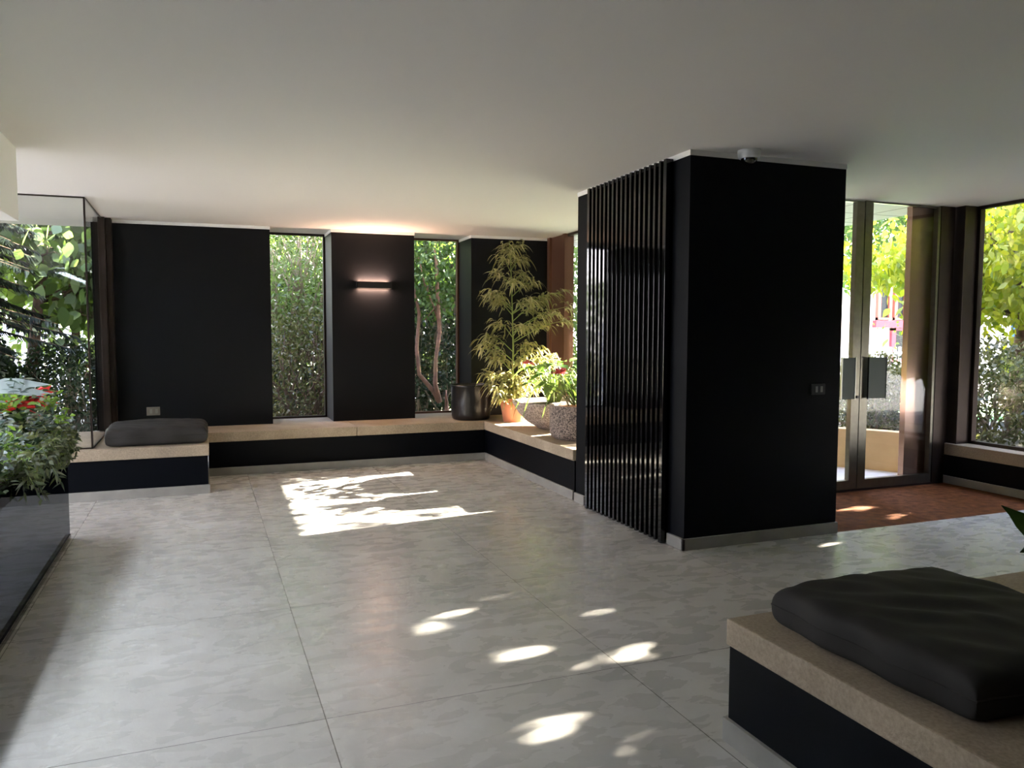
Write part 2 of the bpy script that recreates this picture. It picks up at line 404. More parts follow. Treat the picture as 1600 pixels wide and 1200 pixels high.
sf.f = [(3, 2, 1, 0), (4, 5, 6, 7), (0, 1, 5, 4), (1, 2, 6, 5), (2, 3, 7, 6), (3, 0, 4, 7)]
struct(sf.build('ceiling_soffit', 'soffit'))

# back wall: three black piers between the recessed windows
YP = 8.78
for nm, xa, xb in (('wall_back_left', -0.99, 0.70), ('wall_back_middle', 1.345, 2.275), ('wall_back_right', 2.96, 4.0)):
    w = MB().box((xa, YP, 0.437), (xb, YB+0.05, -0.03), tilt=True).build(nm, 'black'); struct(w)
i = 1
for xa, xb in ((-0.86, 0.70), (1.345, 2.275), (2.96, 4.0)):
    t_ = MB(); t_.v = []
    o = MB(); n0 = 0
    zz = [zc(xa, YP), zc(xb, YP)]
    o.v = [(xa-.004, YP-.006, zz[0]-.032), (xb+.004, YP-.006, zz[1]-.032), (xb+.004, YB, zc(xb, YB)-.032), (xa-.004, YB, zc(xa, YB)-.032)]
    o.v += [(x, y, zc(x, y)+.002) for x, y, _ in o.v]
    o.f = [(3, 2, 1, 0), (4, 5, 6, 7), (0, 1, 5, 4), (1, 2, 6, 5), (2, 3, 7, 6), (3, 0, 4, 7)]
    struct(o.build('trim_%d' % i, 'white')); i += 1

# solid black block by the entrance
struct(MB().box((2.936, 4.32, 0.0), (4.225, 5.93, -0.03), tilt=True).build('wall_pillar', 'navy'))
o = MB(); o.v = [(x, y, zc(x, y)-.034) for x, y in ((2.932, 4.316), (4.229, 4.316), (4.229, 5.934), (2.932, 5.934))]
o.v += [(x, y, zc(x, y)+.002) for x, y, _ in o.v]; o.f = [(3, 2, 1, 0), (4, 5, 6, 7), (0, 1, 5, 4), (1, 2, 6, 5), (2, 3, 7, 6), (3, 0, 4, 7)]
struct(o.build('trim_4', 'white'))
bb = MB(); bb.box((2.918, 4.304, 0), (4.232, 4.322, 0.078)); bb.box((2.918, 4.304, 0), (2.9365, 4.50, 0.078)); bb.box((2.918, 5.75, 0), (2.9365, 5.93, 0.078))
struct(bb.build('baseboard_pillar', 'plinth', bevel=0.002))

# unseen sides of the room, behind the camera and out to the left


# window sills stay open to the stone; windows in the back wall
def window(nm, x0, x1, y, z0, axis='x', mat='glass', fr=0.022, frame='bronze', mull=(), tintdepth=0.03):
    root = thing(nm, None, None, (x0, y, z0)); struct(root)
    f = MB()
    if axis == 'x':
        zt = lambda x: zc(x, y)
        f.box((x0, y-tintdepth, z0), (x0+fr, y+tintdepth, 0), tilt=True); f.box((x1-fr, y-tintdepth, z0), (x1, y+tintdepth, 0), tilt=True)
        f.box((x0, y-tintdepth, z0), (x1, y+tintdepth, z0+fr))
        n = len(f.v); f.box((x0, y-tintdepth, 2.5), (x1, y+tintdepth, 0), tilt=True)
        for k in range(n, n+4): v = f.v[k]; f.v[k] = (v[0], v[1], zc(v[0], v[1])-fr)
        for mx_ in mull: f.box((mx_-fr/2, y-tintdepth, z0), (mx_+fr/2, y+tintdepth, 0), tilt=True)
        f.build('window_frame', frame, root)
        MB().box((x0+fr*.5, y-0.005, z0+fr*.5), (x1-fr*.5, y+0.005, -fr*.5), tilt=True).build('glass_pane', mat, root)
    else:   # runs along y from x0 to x1 at x=y
        X = y; ya, yb = x0, x1
        f.box((X-tintdepth, ya, z0), (X+tintdepth, ya+fr, 0), tilt=True); f.box((X-tintdepth, yb-fr, z0), (X+tintdepth, yb, 0), tilt=True)
        f.box((X-tintdepth, ya, z0), (X+tintdepth, yb, z0+fr))
        n = len(f.v); f.box((X-tintdepth, ya, 2.5), (X+tintdepth, yb, 0), tilt=True)
        for k in range(n, n+4): v = f.v[k]; f.v[k] = (v[0], v[1], zc(v[0], v[1])-fr)
        for my_ in mull: f.box((X-tintdepth, my_-fr/2, z0), (X+tintdepth, my_+fr/2, 0), tilt=True)
        f.build('window_frame', frame, root)
        MB().box((X-0.005, ya+fr*.5, z0+fr*.5), (X+0.005, yb-fr*.5, -fr*.5), tilt=True).build('glass_pane', mat, root)
    return root
window('window_1', 0.70, 1.345, 9.28, 0.435)
window('window_2', 2.275, 2.96, 9.28, 0.435, frame='brown')
# left glass box: a pane facing the room and a return pane to the back wall
window('window_3', XL, -0.88, 7.47, 0.435, mat='tinted', fr=0.012, tintdepth=0.008)
window('window_4', 7.48, 8.62, -0.885, 0.435, axis='y', mat='tinted', fr=0.010, tintdepth=0.006)
window('window_5', 5.93, 8.76, 4.0, 0.435, axis='y', fr=0.03)
window('window_6', 2.8, 5.30, 6.82, 0.385, axis='y', fr=0.03)
struct(MB().box((6.80, YN, 0.386), (6.95, 2.8, 0.0), tilt=True).build('wall_right', 'black'))  # unseen wall in place of glazing, added to darken the near ceiling
window('window_7', 4.2, 7.46, XL, 0.0, axis='y', fr=0.05, mull=(5.8,))
struct(MB().box((XL-.2, YN, 0), (XL, 4.2, 0.0), tilt=True).build('wall_left', 'black'))  # unseen dark wall, added to cut side light at the camera end
struct(MB().box((XL-0.2, YN-0.2, 0), (XR+0.3, YN, -0.0), tilt=True).build('wall_rear', 'black'))
# dark bronze column at the end of the return pane; brown post by the back right corner
m = MB(); m.box((-0.91, 8.60, 0.435), (-0.85, 8.78, 0), tilt=True); m.box((-0.85, 8.66, 0.435), (-0.80, 8.78, 0), tilt=True)
tag(m.build('steel_post', 'bronze', bevel=0.004), 'dark bronze steel post where the left glass meets the back wall', 'post')
m = MB(); m.box((3.93, 8.28, 0.435), (4.05, 8.34, 0), tilt=True); m.box((3.96, 8.34, 0.435), (4.02, 8.70, 0), tilt=True); m.box((3.93, 8.70, 0.435), (4.05, 8.775, 0), tilt=True)
tag(m.build('steel_post', 'brown', bevel=0.004), 'reddish brown metal post in the back right corner behind the tall plant', 'post')

# ------------------------------------------------------------------ stone benches
def bench(label, boxes_top, boxes_base, boxes_plinth, loc):
    r = thing('stone_bench', label, 'bench', loc)
    for kind, bs, mt, bv in (('stone_slab', boxes_top, 'stone', 0.007), ('base', boxes_base, 'navy', 0.0), ('plinth', boxes_plinth, 'plinth', 0.002)):
        for a, b in bs: box(kind, a, b, mt, r, bv)
    return r
ZT, ZS, ZP = 0.435, 0.338, 0.078
bench('low stone topped bench on the left under the charcoal cushion, running out below the glass',
      [((XL, 7.38, ZS), (-1.30, 8.76, ZT)), ((-1.297, 7.38, ZS), (0.040, 8.76, ZT))], [((XL, 7.40, 0), (0.030, 8.76, ZS))], [((XL, 7.385, 0), (0.042, 7.42, ZP)), ((0.018, 7.42, 0), (0.042, 8.24, ZP))], (-1.2, 7.4, 0))
bench('long stone topped bench along the black back wall under the narrow windows',
      [((0.042, 8.225, ZS), (1.50, 9.34, ZT)), ((1.503, 8.225, ZS), (2.925, 9.34, ZT))], [((0.042, 8.245, 0), (2.94, 9.34, ZS))], [((0.044, 8.230, 0), (2.94, 8.26, ZP))], (1.5, 8.23, 0))
bench('stone topped bench at the far right carrying the potted plants beside the glass wall',
      [((2.928, 5.975, ZS), (4.03, 9.34, ZT))], [((2.945, 5.975, 0), (4.03, 9.34, ZS))], [((2.930, 5.98, 0), (2.96, 8.22, ZP))], (3.0, 6, 0))
bench('stone topped ledge below the big window to the right of the entrance doors',
      [((6.60, YN, 0.275), (6.95, 5.50, 0.385))], [((6.625, YN, 0), (6.93, 5.50, 0.275))], [((6.605, YN, 0), (6.64, 5.48, 0.072))], (6.7, 1, 0))
bench('big stone topped bench in the right foreground with the large charcoal cushion',
      [((1.695, -1.2, ZS+.01), (3.9, 2.225, ZT+.007))], [((1.705, -1.18, 0), (3.88, 2.215, ZS+.01))], [((1.690, -1.19, 0), (3.89, 2.228, 0.085))], (2.8, 1, 0))

# ------------------------------------------------------------------ cushions
def cushion(label, cx, cy, sx, sy, h, z, rot, seed, lean=0.0):
    r = thing('floor_cushion', label, 'cushion', (cx, cy, z))
    bm = bmesh.new(); n = 64
    rg = np.random.default_rng(seed)
    ph = rg.uniform(0, 6.28, 12); fx = rg.uniform(2, 9, 12); fy = rg.uniform(2, 9, 12)
    def wr(u, v): return sum(math.sin(fx[k]*u*2+fy[k]*v*2+ph[k]+1.3*math.sin(fy[(k+1) % 12]*u)) for k in range(12))/12
    grid = {}
    rc = 0.06
    for side in (1, 0):
        for i in range(n+1):
            for j in range(n+1):
                u = -1+2*i/n; v = -1+2*j/n
                # denser near the rim
                u = math.sin(u*math.pi/2); v = math.sin(v*math.pi/2)
                e = max(0.0, (1-abs(u)**14)*(1-abs(v)**14))
                cr_ = 1-0.035*(abs(u)**6)*(abs(v)**6)
                pinch = 1-0.02*math.cos(v*9)*(abs(u)**8)-0.015*math.cos(u*8+1)*(abs(v)**8)
                X = u*sx/2*cr_*pinch; Y = v*sy/2*cr_*pinch
                prof = e**0.24
                if side: Z = h*0.46+h*0.54*prof*(1-0.12*(u*u+v*v))+0.011*wr(u, v)*prof+0.006*math.sin(5*u+9*v+2*math.sin(3*v+u))*math.exp(-((u+.3)**2+(v-.1)**2)*1.2)*prof
                else: Z = h*0.46-h*0.46*e**0.2
                grid[side, i, j] = bm.verts.new((X, Y, Z)) if not (side == 0 and (i in (0, n) or j in (0, n))) else grid[1, i, j]
    for side in (0, 1):
        for i in range(n):
            for j in range(n):
                q = [grid[side, i, j], grid[side, i+1, j], grid[side, i+1, j+1], grid[side, i, j+1]]
                if side == 0: q.reverse()
                bm.faces.new(q)
    me = bpy.data.meshes.new('cover'); bm.to_mesh(me); bm.free(); me.materials.append(MT['cushion'])
    me.polygons.foreach_set('use_smooth', [True]*len(me.polygons))
    o = bpy.data.objects.new('cover', me); COL.objects.link(o); o.parent = r
    # piped seam around the rim
    pts = []
    for k in range(n): pts.append(grid_pt(k/n, sx, sy, h, 0))
    ring = []
    for k in range(160):
        a = 2*math.pi*k/160; c_, s_ = math.cos(a), math.sin(a)
        mcs = max(abs(c_), abs(s_)); u, v = c_/mcs, s_/mcs
        u = max(-0.995, min(0.995, u)); v = max(-0.995, min(0.995, v)); cr_ = 1-0.035*(abs(u)**6)*(abs(v)**6)
        pinch = 1-0.02*math.cos(v*9)*(abs(u)**8)-0.015*math.cos(u*8+1)*(abs(v)**8)
        ring.append((u*sx/2*cr_*pinch, v*sy/2*cr_*pinch, h*0.47))
    ring.append(ring[0])
    sm = MB().tube(ring, 0.005, 6)
    me2 = bpy.data.meshes.new('piping'); me2.from_pydata(sm.v, [], sm.f); me2.materials.append(MT['cushion'])
    p = bpy.data.objects.new('piping', me2); COL.objects.link(p); p.parent = o
    r.rotation_euler = (0, 0, rot)
    return r
def grid_pt(*a): return a
cushion('flat charcoal cushion lying on the far left stone bench by the wall socket', -0.385, 7.83, 0.83, 0.74, 0.175, ZT, 0.0, 3)
cushion('large charcoal square cushion on the stone bench in the right foreground', 2.175, 1.735, 0.77, 0.79, 0.155, ZT+.007, 0.0, 5)

# ------------------------------------------------------------------ slatted screen on the block
r = thing('slatted_screen', 'tall black slatted screen with glossy slats on the side of the dark block', 'screen', (2.9, 5.1, 0))
y0s, y1s = 4.510, 5.650
MB().box((2.912, y0s, 0.03), (2.935, y1s, -0.04), tilt=True).build('back_panel', 'gloss', r)
MB().box((2.878, y0s, 0.005), (2.934, y0s+0.035, -0.02), tilt=True).build('end_post', 'slat', r, 0.002)
MB().box((2.878, y1s-0.035, 0.005), (2.934, y1s, -0.02), tilt=True).build('end_post', 'slat', r, 0.002)
NS = 16
for k in range(NS):
    yy = y0s+0.035+(k+0.75)*(y1s-y0s-0.07)/(NS+0.5)
    MB().box((2.880, yy-0.012, 0.012), (2.913, yy+0.012, -0.02), tilt=True).build('slat', 'slat', r, 0.0015)

# ------------------------------------------------------------------ wall fittings
r = thing('wall_sconce', 'slim dark rectangular wall lamp glowing up and down on the middle pier', 'lamp', (1.77, YP, 1.95))
lx0, lx1, lz0, lz1, ly = 1.61, 2.00, 1.915, 1.985, YP-0.075
m = MB(); m.box((lx0, ly, lz0), (lx1, ly+0.006, lz1)); m.box((lx0, ly, lz0), (lx0+.006, YP-.012, lz1)); m.box((lx1-.006, ly, lz0), (lx1, YP-.012, lz1))
m.build('housing', 'switch', r); box('back_plate', (lx0, YP-.012, lz0), (lx1, YP, lz1), 'switch', r)
em, et, eb = nodes('warm lamp strip'); eb.inputs['Emission Color'].default_value = (1.0, 0.62, 0.45, 1); eb.inputs['Emission Strength'].default_value = 2.5
for nm, z in (('upper_diffuser', lz1-.012), ('lower_diffuser', lz0+.004)):
    box(nm, (lx0+.01, ly+.010, z), (lx1-.01, YP-.014, z+.008), em, r)
for k, (z, rx, pw) in enumerate(((lz1+.004, math.pi, 0.9), (lz0-.004, 0, 0.5))):
    al = bpy.data.lights.new('sconce_light', 'AREA'); al.shape = 'RECTANGLE'; al.size = 0.34; al.size_y = 0.045; al.energy = pw; al.color = (1.0, 0.60, 0.42)
    ao = bpy.data.objects.new('sconce_light', al); COL.objects.link(ao); ao.parent = r; ao.location = (1.805-1.77, -0.040, z-1.95); ao.rotation_euler = (rx, 0, 0)

def switch_plate(name, label, x, y, z, w, h, mat, bw, bh, dx):
    r = thing(name, label, 'switch', (x, y, z)); box('face_plate', (x-w/2, y-.008, z-h/2), (x+w/2, y, z+h/2), mat, r, 0.002)
    for s in (-1, 1): box('button', (x+s*dx-bw/2+.005, y-.012, z-bh/2), (x+s*dx+bw/2+.005, y-.008, z+bh/2), 'button', r, 0.001)
switch_plate('switch_plate', 'small black switch plate with two pale buttons on the dark entrance block', 4.025, 4.32, 1.043, 0.125, 0.075, 'switch', 0.020, 0.042, 0.022)
switch_plate('wall_socket', 'small grey brown socket plate low on the black wall above the far left cushion', -0.475, YP, 0.615, 0.125, 0.085, 'socket', 0.024, 0.045, 0.026)

r = thing('dome_camera', 'small white and black dome security camera on the ceiling above the dark block', 'camera', (3.31, 4.215, zc(3.31, 4.2)))
zz = zc(3.31, 4.2)
MB().lathe([(0.074, 0.0), (0.074, -0.012), (0.070, -0.042), (0.060, -0.052), (0.050, -0.052)], (3.31, 4.215, zz), 40).build('shell', 'domewhite', r, smooth=True)
MB().lathe([(0.053, -0.050)]+[(0.052*math.cos(a), -0.052-0.045*math.sin(a)) for a in np.linspace(0, 1.5, 9)]+[(0.0, -0.097)], (3.31, 4.215, zz), 40).build('dome', 'domeglass', r, smooth=True)

# white bulkhead hung from the ceiling top left
struct(MB().box((-1.75, -3.0, 2.120), (-1.040, 5.71, 0.01), tilt=True).build('trim_5', 'white'))

# cool plant light under the bulkhead, over the trough
r = thing('strip_light', 'slim cool white plant light under the white bulkhead at the top left', 'lamp', (-1.36, 3.5, 2.10))
box('housing', (-1.42, 1.5, 2.095), (-1.30, 5.5, 2.121), 'domewhite', r)
gm, gt, gb = nodes('cool lamp strip'); gb.inputs['Emission Color'].default_value = (0.75, 0.86, 1.0, 1); gb.inputs['Emission Strength'].default_value = 0.6
box('diffuser', (-1.41, 1.52, 2.088), (-1.31, 5.48, 2.095), gm, r)
lv = MB(); lv.box((-1.425, 1.5, 2.045), (-1.415, 5.5, 2.096)); lv.box((-1.305, 1.5, 2.045), (-1.295, 5.5, 2.096))  # baffle plates added to keep the lamp's reflection out of the left pane
for k in range(34): lv.box((-1.415, 1.5+k*.121, 2.045), (-1.305, 1.504+k*.121, 2.087))
lv.build('added_louver', 'domewhite', r)
gl_ = bpy.data.lights.new('strip_glow', 'AREA'); gl_.shape = 'RECTANGLE'; gl_.size = 0.09; gl_.size_y = 3.9; gl_.energy = 6.5; gl_.color = (0.80, 0.88, 1.0)
go = bpy.data.objects.new('strip_glow', gl_); COL.objects.link(go); go.parent = r; go.location = (0, 0, -0.0135)

# ------------------------------------------------------------------ entrance
mat_ = box('entrance_mat', (4.225, 4.322, -0.03), (6.615, 5.50, -0.002), 'coir'); tag(mat_, 'rust brown coir entrance mat sunk in the floor before the glass doors', 'doormat')
YD = 5.43
def door(nm, x0, x1, st_left, st_right, hx0, hx1, hzl):
    r = thing(nm, None, None, (x0, YD, 0)); struct(r)
    zt = zc((x0+x1)/2, YD)-0.004
    f = MB(); f.box((x0, YD-.025, 0.02), (x0+st_left, YD+.025, zt)); f.box((x1-st_right, YD-.025, 0.02), (x1, YD+.025, zt))
    f.box((x0+st_left, YD-.025, 0.02), (x1-st_right, YD+.025, 0.10)); f.box((x0+st_left, YD-.02, zt-0.012), (x1-st_right, YD+.02, zt))
    f.build('door_frame', 'steel', r)
    box('glass_pane', (x0+st_left-.004, YD-.005, 0.09), (x1-st_right+.004, YD+.005, zt-.01), 'glass', r)
    h = box('pull_plate', (hx0, YD-.062, 0.845), (hx1, YD-.052, 1.215), 'plate', r, 0.001)
    mm = MB(); mm.box((hx0-.008, YD-.066, 0.84), (hx0, YD-.05, 1.22)); mm.box((hx1, YD-.066, 0.84), (hx1+.006, YD-.05, 1.22)); mm.build('edge_strip', 'edge' if nm == 'door_1' else 'plate', h)
    mm = MB(); cx = (hx0+hx1)/2
    for z in (0.90, 1.16): mm.tube([(cx, YD-.055, z), (cx, YD-.02, z)], 0.012, 10)
    mm.build('standoff', 'edge', h)
    return r
door('door_1', 4.42, 5.515, 0.09, 0.09, 5.275, 5.425, 0)
door('door_2', 5.525, 6.44, 0.09, 0.03, 5.590, 5.79, 0)
m = MB(); m.box((4.232, YD-.04, 0), (4.41, YD+.04, 0), tilt=True); m.box((6.445, YD-.03, 0.385), (6.62, YD+.05, 0), tilt=True); m.box((6.445, YD-.03, 0), (6.598, YD+.05, 0.385)); m.box((4.41, YD-.03, -0.001), (6.445, YD+.03, 0.018))
struct(m.build('door_frame_surround', 'bronze'), None)
mm = MB().box((6.63, 5.30, 0.385), (6.86, 5.42, 0), tilt=True); mm.box((6.70, 5.42, 0.385), (6.86, 5.52, 0), tilt=True)
tag(mm.build('steel_post', 'bronze', bevel=0.004), 'black steel corner post between the entrance doors and the right window', 'post')
tag(box('metal_panel', (6.19, 5.50, 0.0), (6.58, 5.56, zc(6.3, 5.5)-.001), 'brownpanel'), 'polished reddish brown metal panel just outside the right door leaf', 'panel')
lk = MB().tube([(5.485, YD-.028, 0.86), (5.485, YD-.045, 0.86)], 0.012, 14); 
tag(lk.build('door_lock', 'switch'), 'small black lock cylinder on the left door stile', 'lock')

# ------------------------------------------------------------------ smoked glass screen with trough planter, left foreground
r = thing('glass_screen', 'low smoked glass screen with black foot rail in the left foreground', 'screen', (-0.88, 6.1, 0))
box('glass_panel', (-0.890, 1.6, 0.02), (-0.878, 6.10, 0.672), 'smoked', r)
box('glass_panel', (-2.6, 6.088, 0.02), (-0.891, 6.10, 0.672), 'smoked', r) if False else None
box('foot_rail', (-0.905, 1.6, 0.0), (-0.872, 6.10, 0.035), 'gloss', r)

# ------------------------------------------------------------------ plants
def arc_leaves(bases, dirs, L, Wd, droop, prof, fold=0.25):
    side = np.zeros((len(bases), 3)); side[:, 2] = 1; side += rng.normal(size=side.shape)*0.25
    return ribbons(bases, dirs, L, Wd, side, droop, prof, fold=fold)

LONG = tuple(np.sin(np.linspace(0.12, math.pi-0.05, 7))**0.7)
OVAL = (0.10, 0.75, 1.0, 0.8, 0.35, 0.03)
STRAP = (0.55, 0.8, 1.0, 1.0, 0.85, 0.6, 0.25, 0.02)

# tall variegated plant in the terracotta pot
MT['varieg'] = leaf_mat('variegated narrow leaf', [(0.24, 0.25, 0.09), (0.46, 0.44, 0.20), (0.30, 0.31, 0.11), (0.66, 0.62, 0.38)], 0.30, .45, (1.4, 1.3, .6), 0.85)
px_, py_ = 3.23, 8.10
r = thing('potted_plant', 'tall airy plant with narrow drooping yellow green leaves in a terracotta pot', 'plant', (px_, py_, ZT))
pot = MB().lathe([(0.0, 0.0), (0.115, 0.0), (0.155, 0.22), (0.165, 0.225), (0.168, 0.262), (0.155, 0.262), (0.148, 0.225), (0.0, 0.225)], (px_, py_, ZT), 48).build('pot', 'terracotta', r, smooth=False)
MB().lathe([(0.0, 0.0), (0.146, 0.0), (0.10, 0.012), (0, 0.02)], (px_, py_, ZT+0.226), 32).build('soil', 'soil', r)
def at(px, py, Y):
    d = _r*((px-800)/FPX)-_u*((py-600)/FPX)+_f
    return Vector((0, 0, EYE))+d*(Y/d.y)
stem = [Vector((px_, py_, ZT+.2)), at(801, 600, 8.1), at(802, 540, 8.1), at(800, 470, 8.12), at(798, 410, 8.1), at(796, 376, 8.08)]
sm = MB().tube(stem, [0.011, 0.010, 0.009, 0.007, 0.005, 0.003], 8)
tips = [(788, 385, 0), (812, 384, .05), (780, 402, -.1), (818, 405, .1), (800, 395, -.1), (772, 425, 0), (822, 428, .05), (764, 455, -.1), (838, 440, .1), (800, 440, -.2), (772, 472, .15), (828, 470, -.15),
        (758, 460, .1), (842, 478, 0), (860, 462, .05), (882, 455, 0), (890, 478, .08), (870, 490, -.1), (850, 505, .1), (886, 500, -.08), (775, 505, -.1), (820, 510, -.2), (762, 525, 0), (755, 545, .1), (830, 535, .15),
        (752, 535, -.15), (770, 560, -.1), (845, 545, -.1), (858, 565, .1), (868, 555, 0), (815, 565, -.2), (785, 585, .1), (757, 583, 0), (760, 600, .1), (772, 605, -.15), (840, 590, .1), (825, 600, -.15), (795, 610, .15), (850, 605, 0), (782, 622, -.1), (812, 622, .1)]
P_, D_, L_ = [], [], []
for (tx, ty, dy) in tips:
    tip = at(tx, ty, 8.1+dy)
    # leave the stem a bit lower than the tip height
    zb = tip.z-0.10-0.25*abs(tip.x-px_)
    k = 0
    while k < len(stem)-2 and stem[k+1].z < zb: k += 1
    tt = max(0, min(1, (zb-stem[k].z)/(stem[k+1].z-stem[k].z))); b0 = stem[k].lerp(stem[k+1], tt)
    mid = b0.lerp(tip, 0.55)+Vector((0, 0, 0.05)); pts = [b0, mid, tip]
    sm.tube(pts, [0.005, 0.004, 0.002], 5)
    nn = 44
    for q in range(nn):
        s = random.uniform(0.35, 1.03); p = (b0.lerp(mid, s/0.55) if s < 0.55 else mid.lerp(tip, (s-.55)/.45))
        a = random.uniform(0, 2*math.pi); d = Vector((math.cos(a), math.sin(a), random.uniform(-0.15, 0.7))) + (tip-b0).normalized()*0.6
        P_.append(tuple(p+Vector((random.gauss(0, .022), random.gauss(0, .022), random.gauss(0, .022))))); D_.append(tuple(d)); L_.append(random.uniform(0.07, 0.17))
for q in range(260):   # basal bush
    a = random.uniform(0, 6.28); rr = random.uniform(0.01, 0.13)
    P_.append((px_+rr*math.cos(a), py_+rr*math.sin(a), ZT+.24+random.uniform(0, .30))); D_.append((math.cos(a), math.sin(a), random.uniform(0.1, 1.6))); L_.append(random.uniform(.08, .15))
sm.build('stem', 'greenstem', r, smooth=True)
V, F = ribbons(P_, D_, np.array(L_), 0.021, np.tile([0, 0, 1.], (len(P_), 1))+rng.normal(size=(len(P_), 3))*.4, rng.uniform(0.5, 1.25, len(P_)), LONG)
quadmesh('foliage', V, F, 'varieg', r)

# black empty looking pot
cx, cy = 2.86, 8.50
r = thing('plant_pot', 'plain round black pot standing on the back right corner of the bench', 'pot', (cx, cy, ZT))
MB().lathe([(0.0, 0.0), (0.195, 0.0), (0.212, 0.012), (0.222, 0.05), (0.228, 0.20), (0.230, 0.372), (0.236, 0.378), (0.236, 0.398), (0.222, 0.398), (0.216, 0.37), (0.21, 0.10), (0.0, 0.09)], (cx, cy, ZT), 64).build('pot_body', 'pot', r, smooth=True)
MB().lathe([(0.0, 0.0), (0.212, 0.0), (0.15, 0.012), (0, 0.02)], (cx, cy, ZT+.16), 40).build('soil', 'soil', r)

def anthurium(loc, r, n, spread, hgt, matn, red=3, seed=1, redmat='redflower', bigW=0.13, bigL=0.19, part='foliage'):
    rg = random.Random(seed); st = MB(); P, D, L, Wd = [], [], [], []
    for k in range(n):
        a = rg.uniform(0, 6.283); e = rg.uniform(0.15, 1.0); hh = hgt*rg.uniform(0.45, 1.0)
        top = Vector(loc)+Vector((math.cos(a)*spread*e, math.sin(a)*spread*e, hh))
        b0 = Vector(loc)+Vector((math.cos(a)*0.05, math.sin(a)*0.05, 0)); mid = b0.lerp(top, .5)+Vector((0, 0, .05))
        st.tube([b0, mid, top], [.004, .0035, .003], 5)
        P.append(tuple(top)); D.append((math.cos(a)+rg.uniform(-.4, .4), math.sin(a)+rg.uniform(-.4, .4), rg.uniform(-.5, .5))); s = rg.uniform(.6, 1.15); L.append(bigL*s); Wd.append(bigW*s)
    st.build('stems', 'greenstem', r, smooth=True)
    V, F = ribbons(P, D, np.array(L), np.array(Wd), np.tile([0, 0, 1.], (len(P), 1))+rng.normal(size=(len(P), 3))*.2, .35, (0.35, 0.95, 1.0, 0.8, 0.45, 0.03), fold=0.25)
    quadmesh(part, V, F, matn, r)
MT['redflower'] = leaf_mat('red bract', [(0.62, 0.02, 0.02), (0.80, 0.04, 0.04), (0.55, 0.01, 0.02)], 0.3, 0.4, (1.3, .8, .8), 1.0)
MT['pinkflower'] = leaf_mat('coral bract', [(0.85, 0.12, 0.12), (0.9, 0.22, 0.20), (0.75, 0.06, 0.10)], 0.3, 0.4, (1.3, 1.0, 1.0), 0.8)
MT['broad'] = leaf_mat('broad glossy leaf', [(0.08, 0.20, 0.04), (0.16, 0.32, 0.07), (0.30, 0.44, 0.16), (0.55, 0.62, 0.42)], 0.4, 0.3)
MT['strap'] = leaf_mat('strap leaf', [(0.09, 0.16, 0.04), (0.17, 0.26, 0.07), (0.30, 0.36, 0.12)], 0.35, 0.35)
def bract(center, size, n, matn, r, up=0.4, name='flower', wfac=0.28):
    P = np.tile(np.array(center, float), (n, 1))+rng.normal(size=(n, 3))*size*.06
    a = rng.uniform(0, 6.283, n); D = np.stack([np.cos(a), np.sin(a), rng.uniform(-.1, 1.3, n)*up*2], 1)
    V, F = ribbons(P, D, rng.uniform(.6, 1.1, n)*size, size*wfac, None, rng.uniform(0, .5, n), (0.4, 0.9, 1.0, 0.7, 0.05), fold=.3)
    quadmesh(name, V, F, matn, r)

cx, cy = 3.40, 7.40
r = thing('bowl_planter', 'wide aggregate concrete bowl of broad leaved flowering plants between two pots', 'planter', (cx, cy, ZT))
MB().lathe([(0.0, 0.0), (0.15, 0.0), (0.18, 0.015), (0.28, 0.075), (0.37, 0.165), (0.425, 0.255), (0.435, 0.285), (0.405, 0.285), (0.39, 0.25), (0.0, 0.22)], (cx, cy, ZT), 64).build('bowl', 'granite2', r, smooth=True)
MB().lathe([(0.0, 0.0), (0.392, 0.0), (0.2, 0.02), (0, 0.03)], (cx, cy, ZT+.245), 40).build('soil', 'soil', r)
anthurium((cx, cy, ZT+.25), r, 70, .33, .46, 'broad', seed=4, bigW=.10, bigL=.17)
c = at(826, 566, 7.35); bract(c, .075, 16, 'pinkflower', r, .2)
c = at(885, 575, 7.3); bract(c, .05, 10, 'pinkflower', r, .4)

cx, cy = 3.33, 6.62
r = thing('cylinder_planter', 'dark speckled concrete drum of strap leaved plants next to the slatted block', 'planter', (cx, cy, ZT))
MB().lathe([(0.0, 0.0), (0.255, 0.0), (0.285, 0.025), (0.300, 0.06), (0.305, 0.31), (0.300, 0.318), (0.272, 0.318), (0.268, 0.29), (0.0, 0.27)], (cx, cy, ZT), 64).build('drum', 'granite', r, smooth=True)
MB().lathe([(0.0, 0.0), (0.266, 0.0), (0.15, 0.02), (0, 0.03)], (cx, cy, ZT+.285), 40).build('soil', 'terracotta', r)
n = 46; a = rng.uniform(0, 6.283, n); P = np.stack([cx+.13*np.cos(a)*rng.random(n), cy+.13*np.sin(a)*rng.random(n), np.full(n, ZT+.29)], 1)
D = np.stack([np.cos(a), np.sin(a), rng.uniform(1.2, 4.0, n)], 1)
V, F = ribbons(P, D, rng.uniform(.38, .66, n), .032, np.tile([0, 0, 1.], (n, 1))+rng.normal(size=(n, 3))*.1, rng.uniform(.3, .95, n), STRAP, fold=.2)
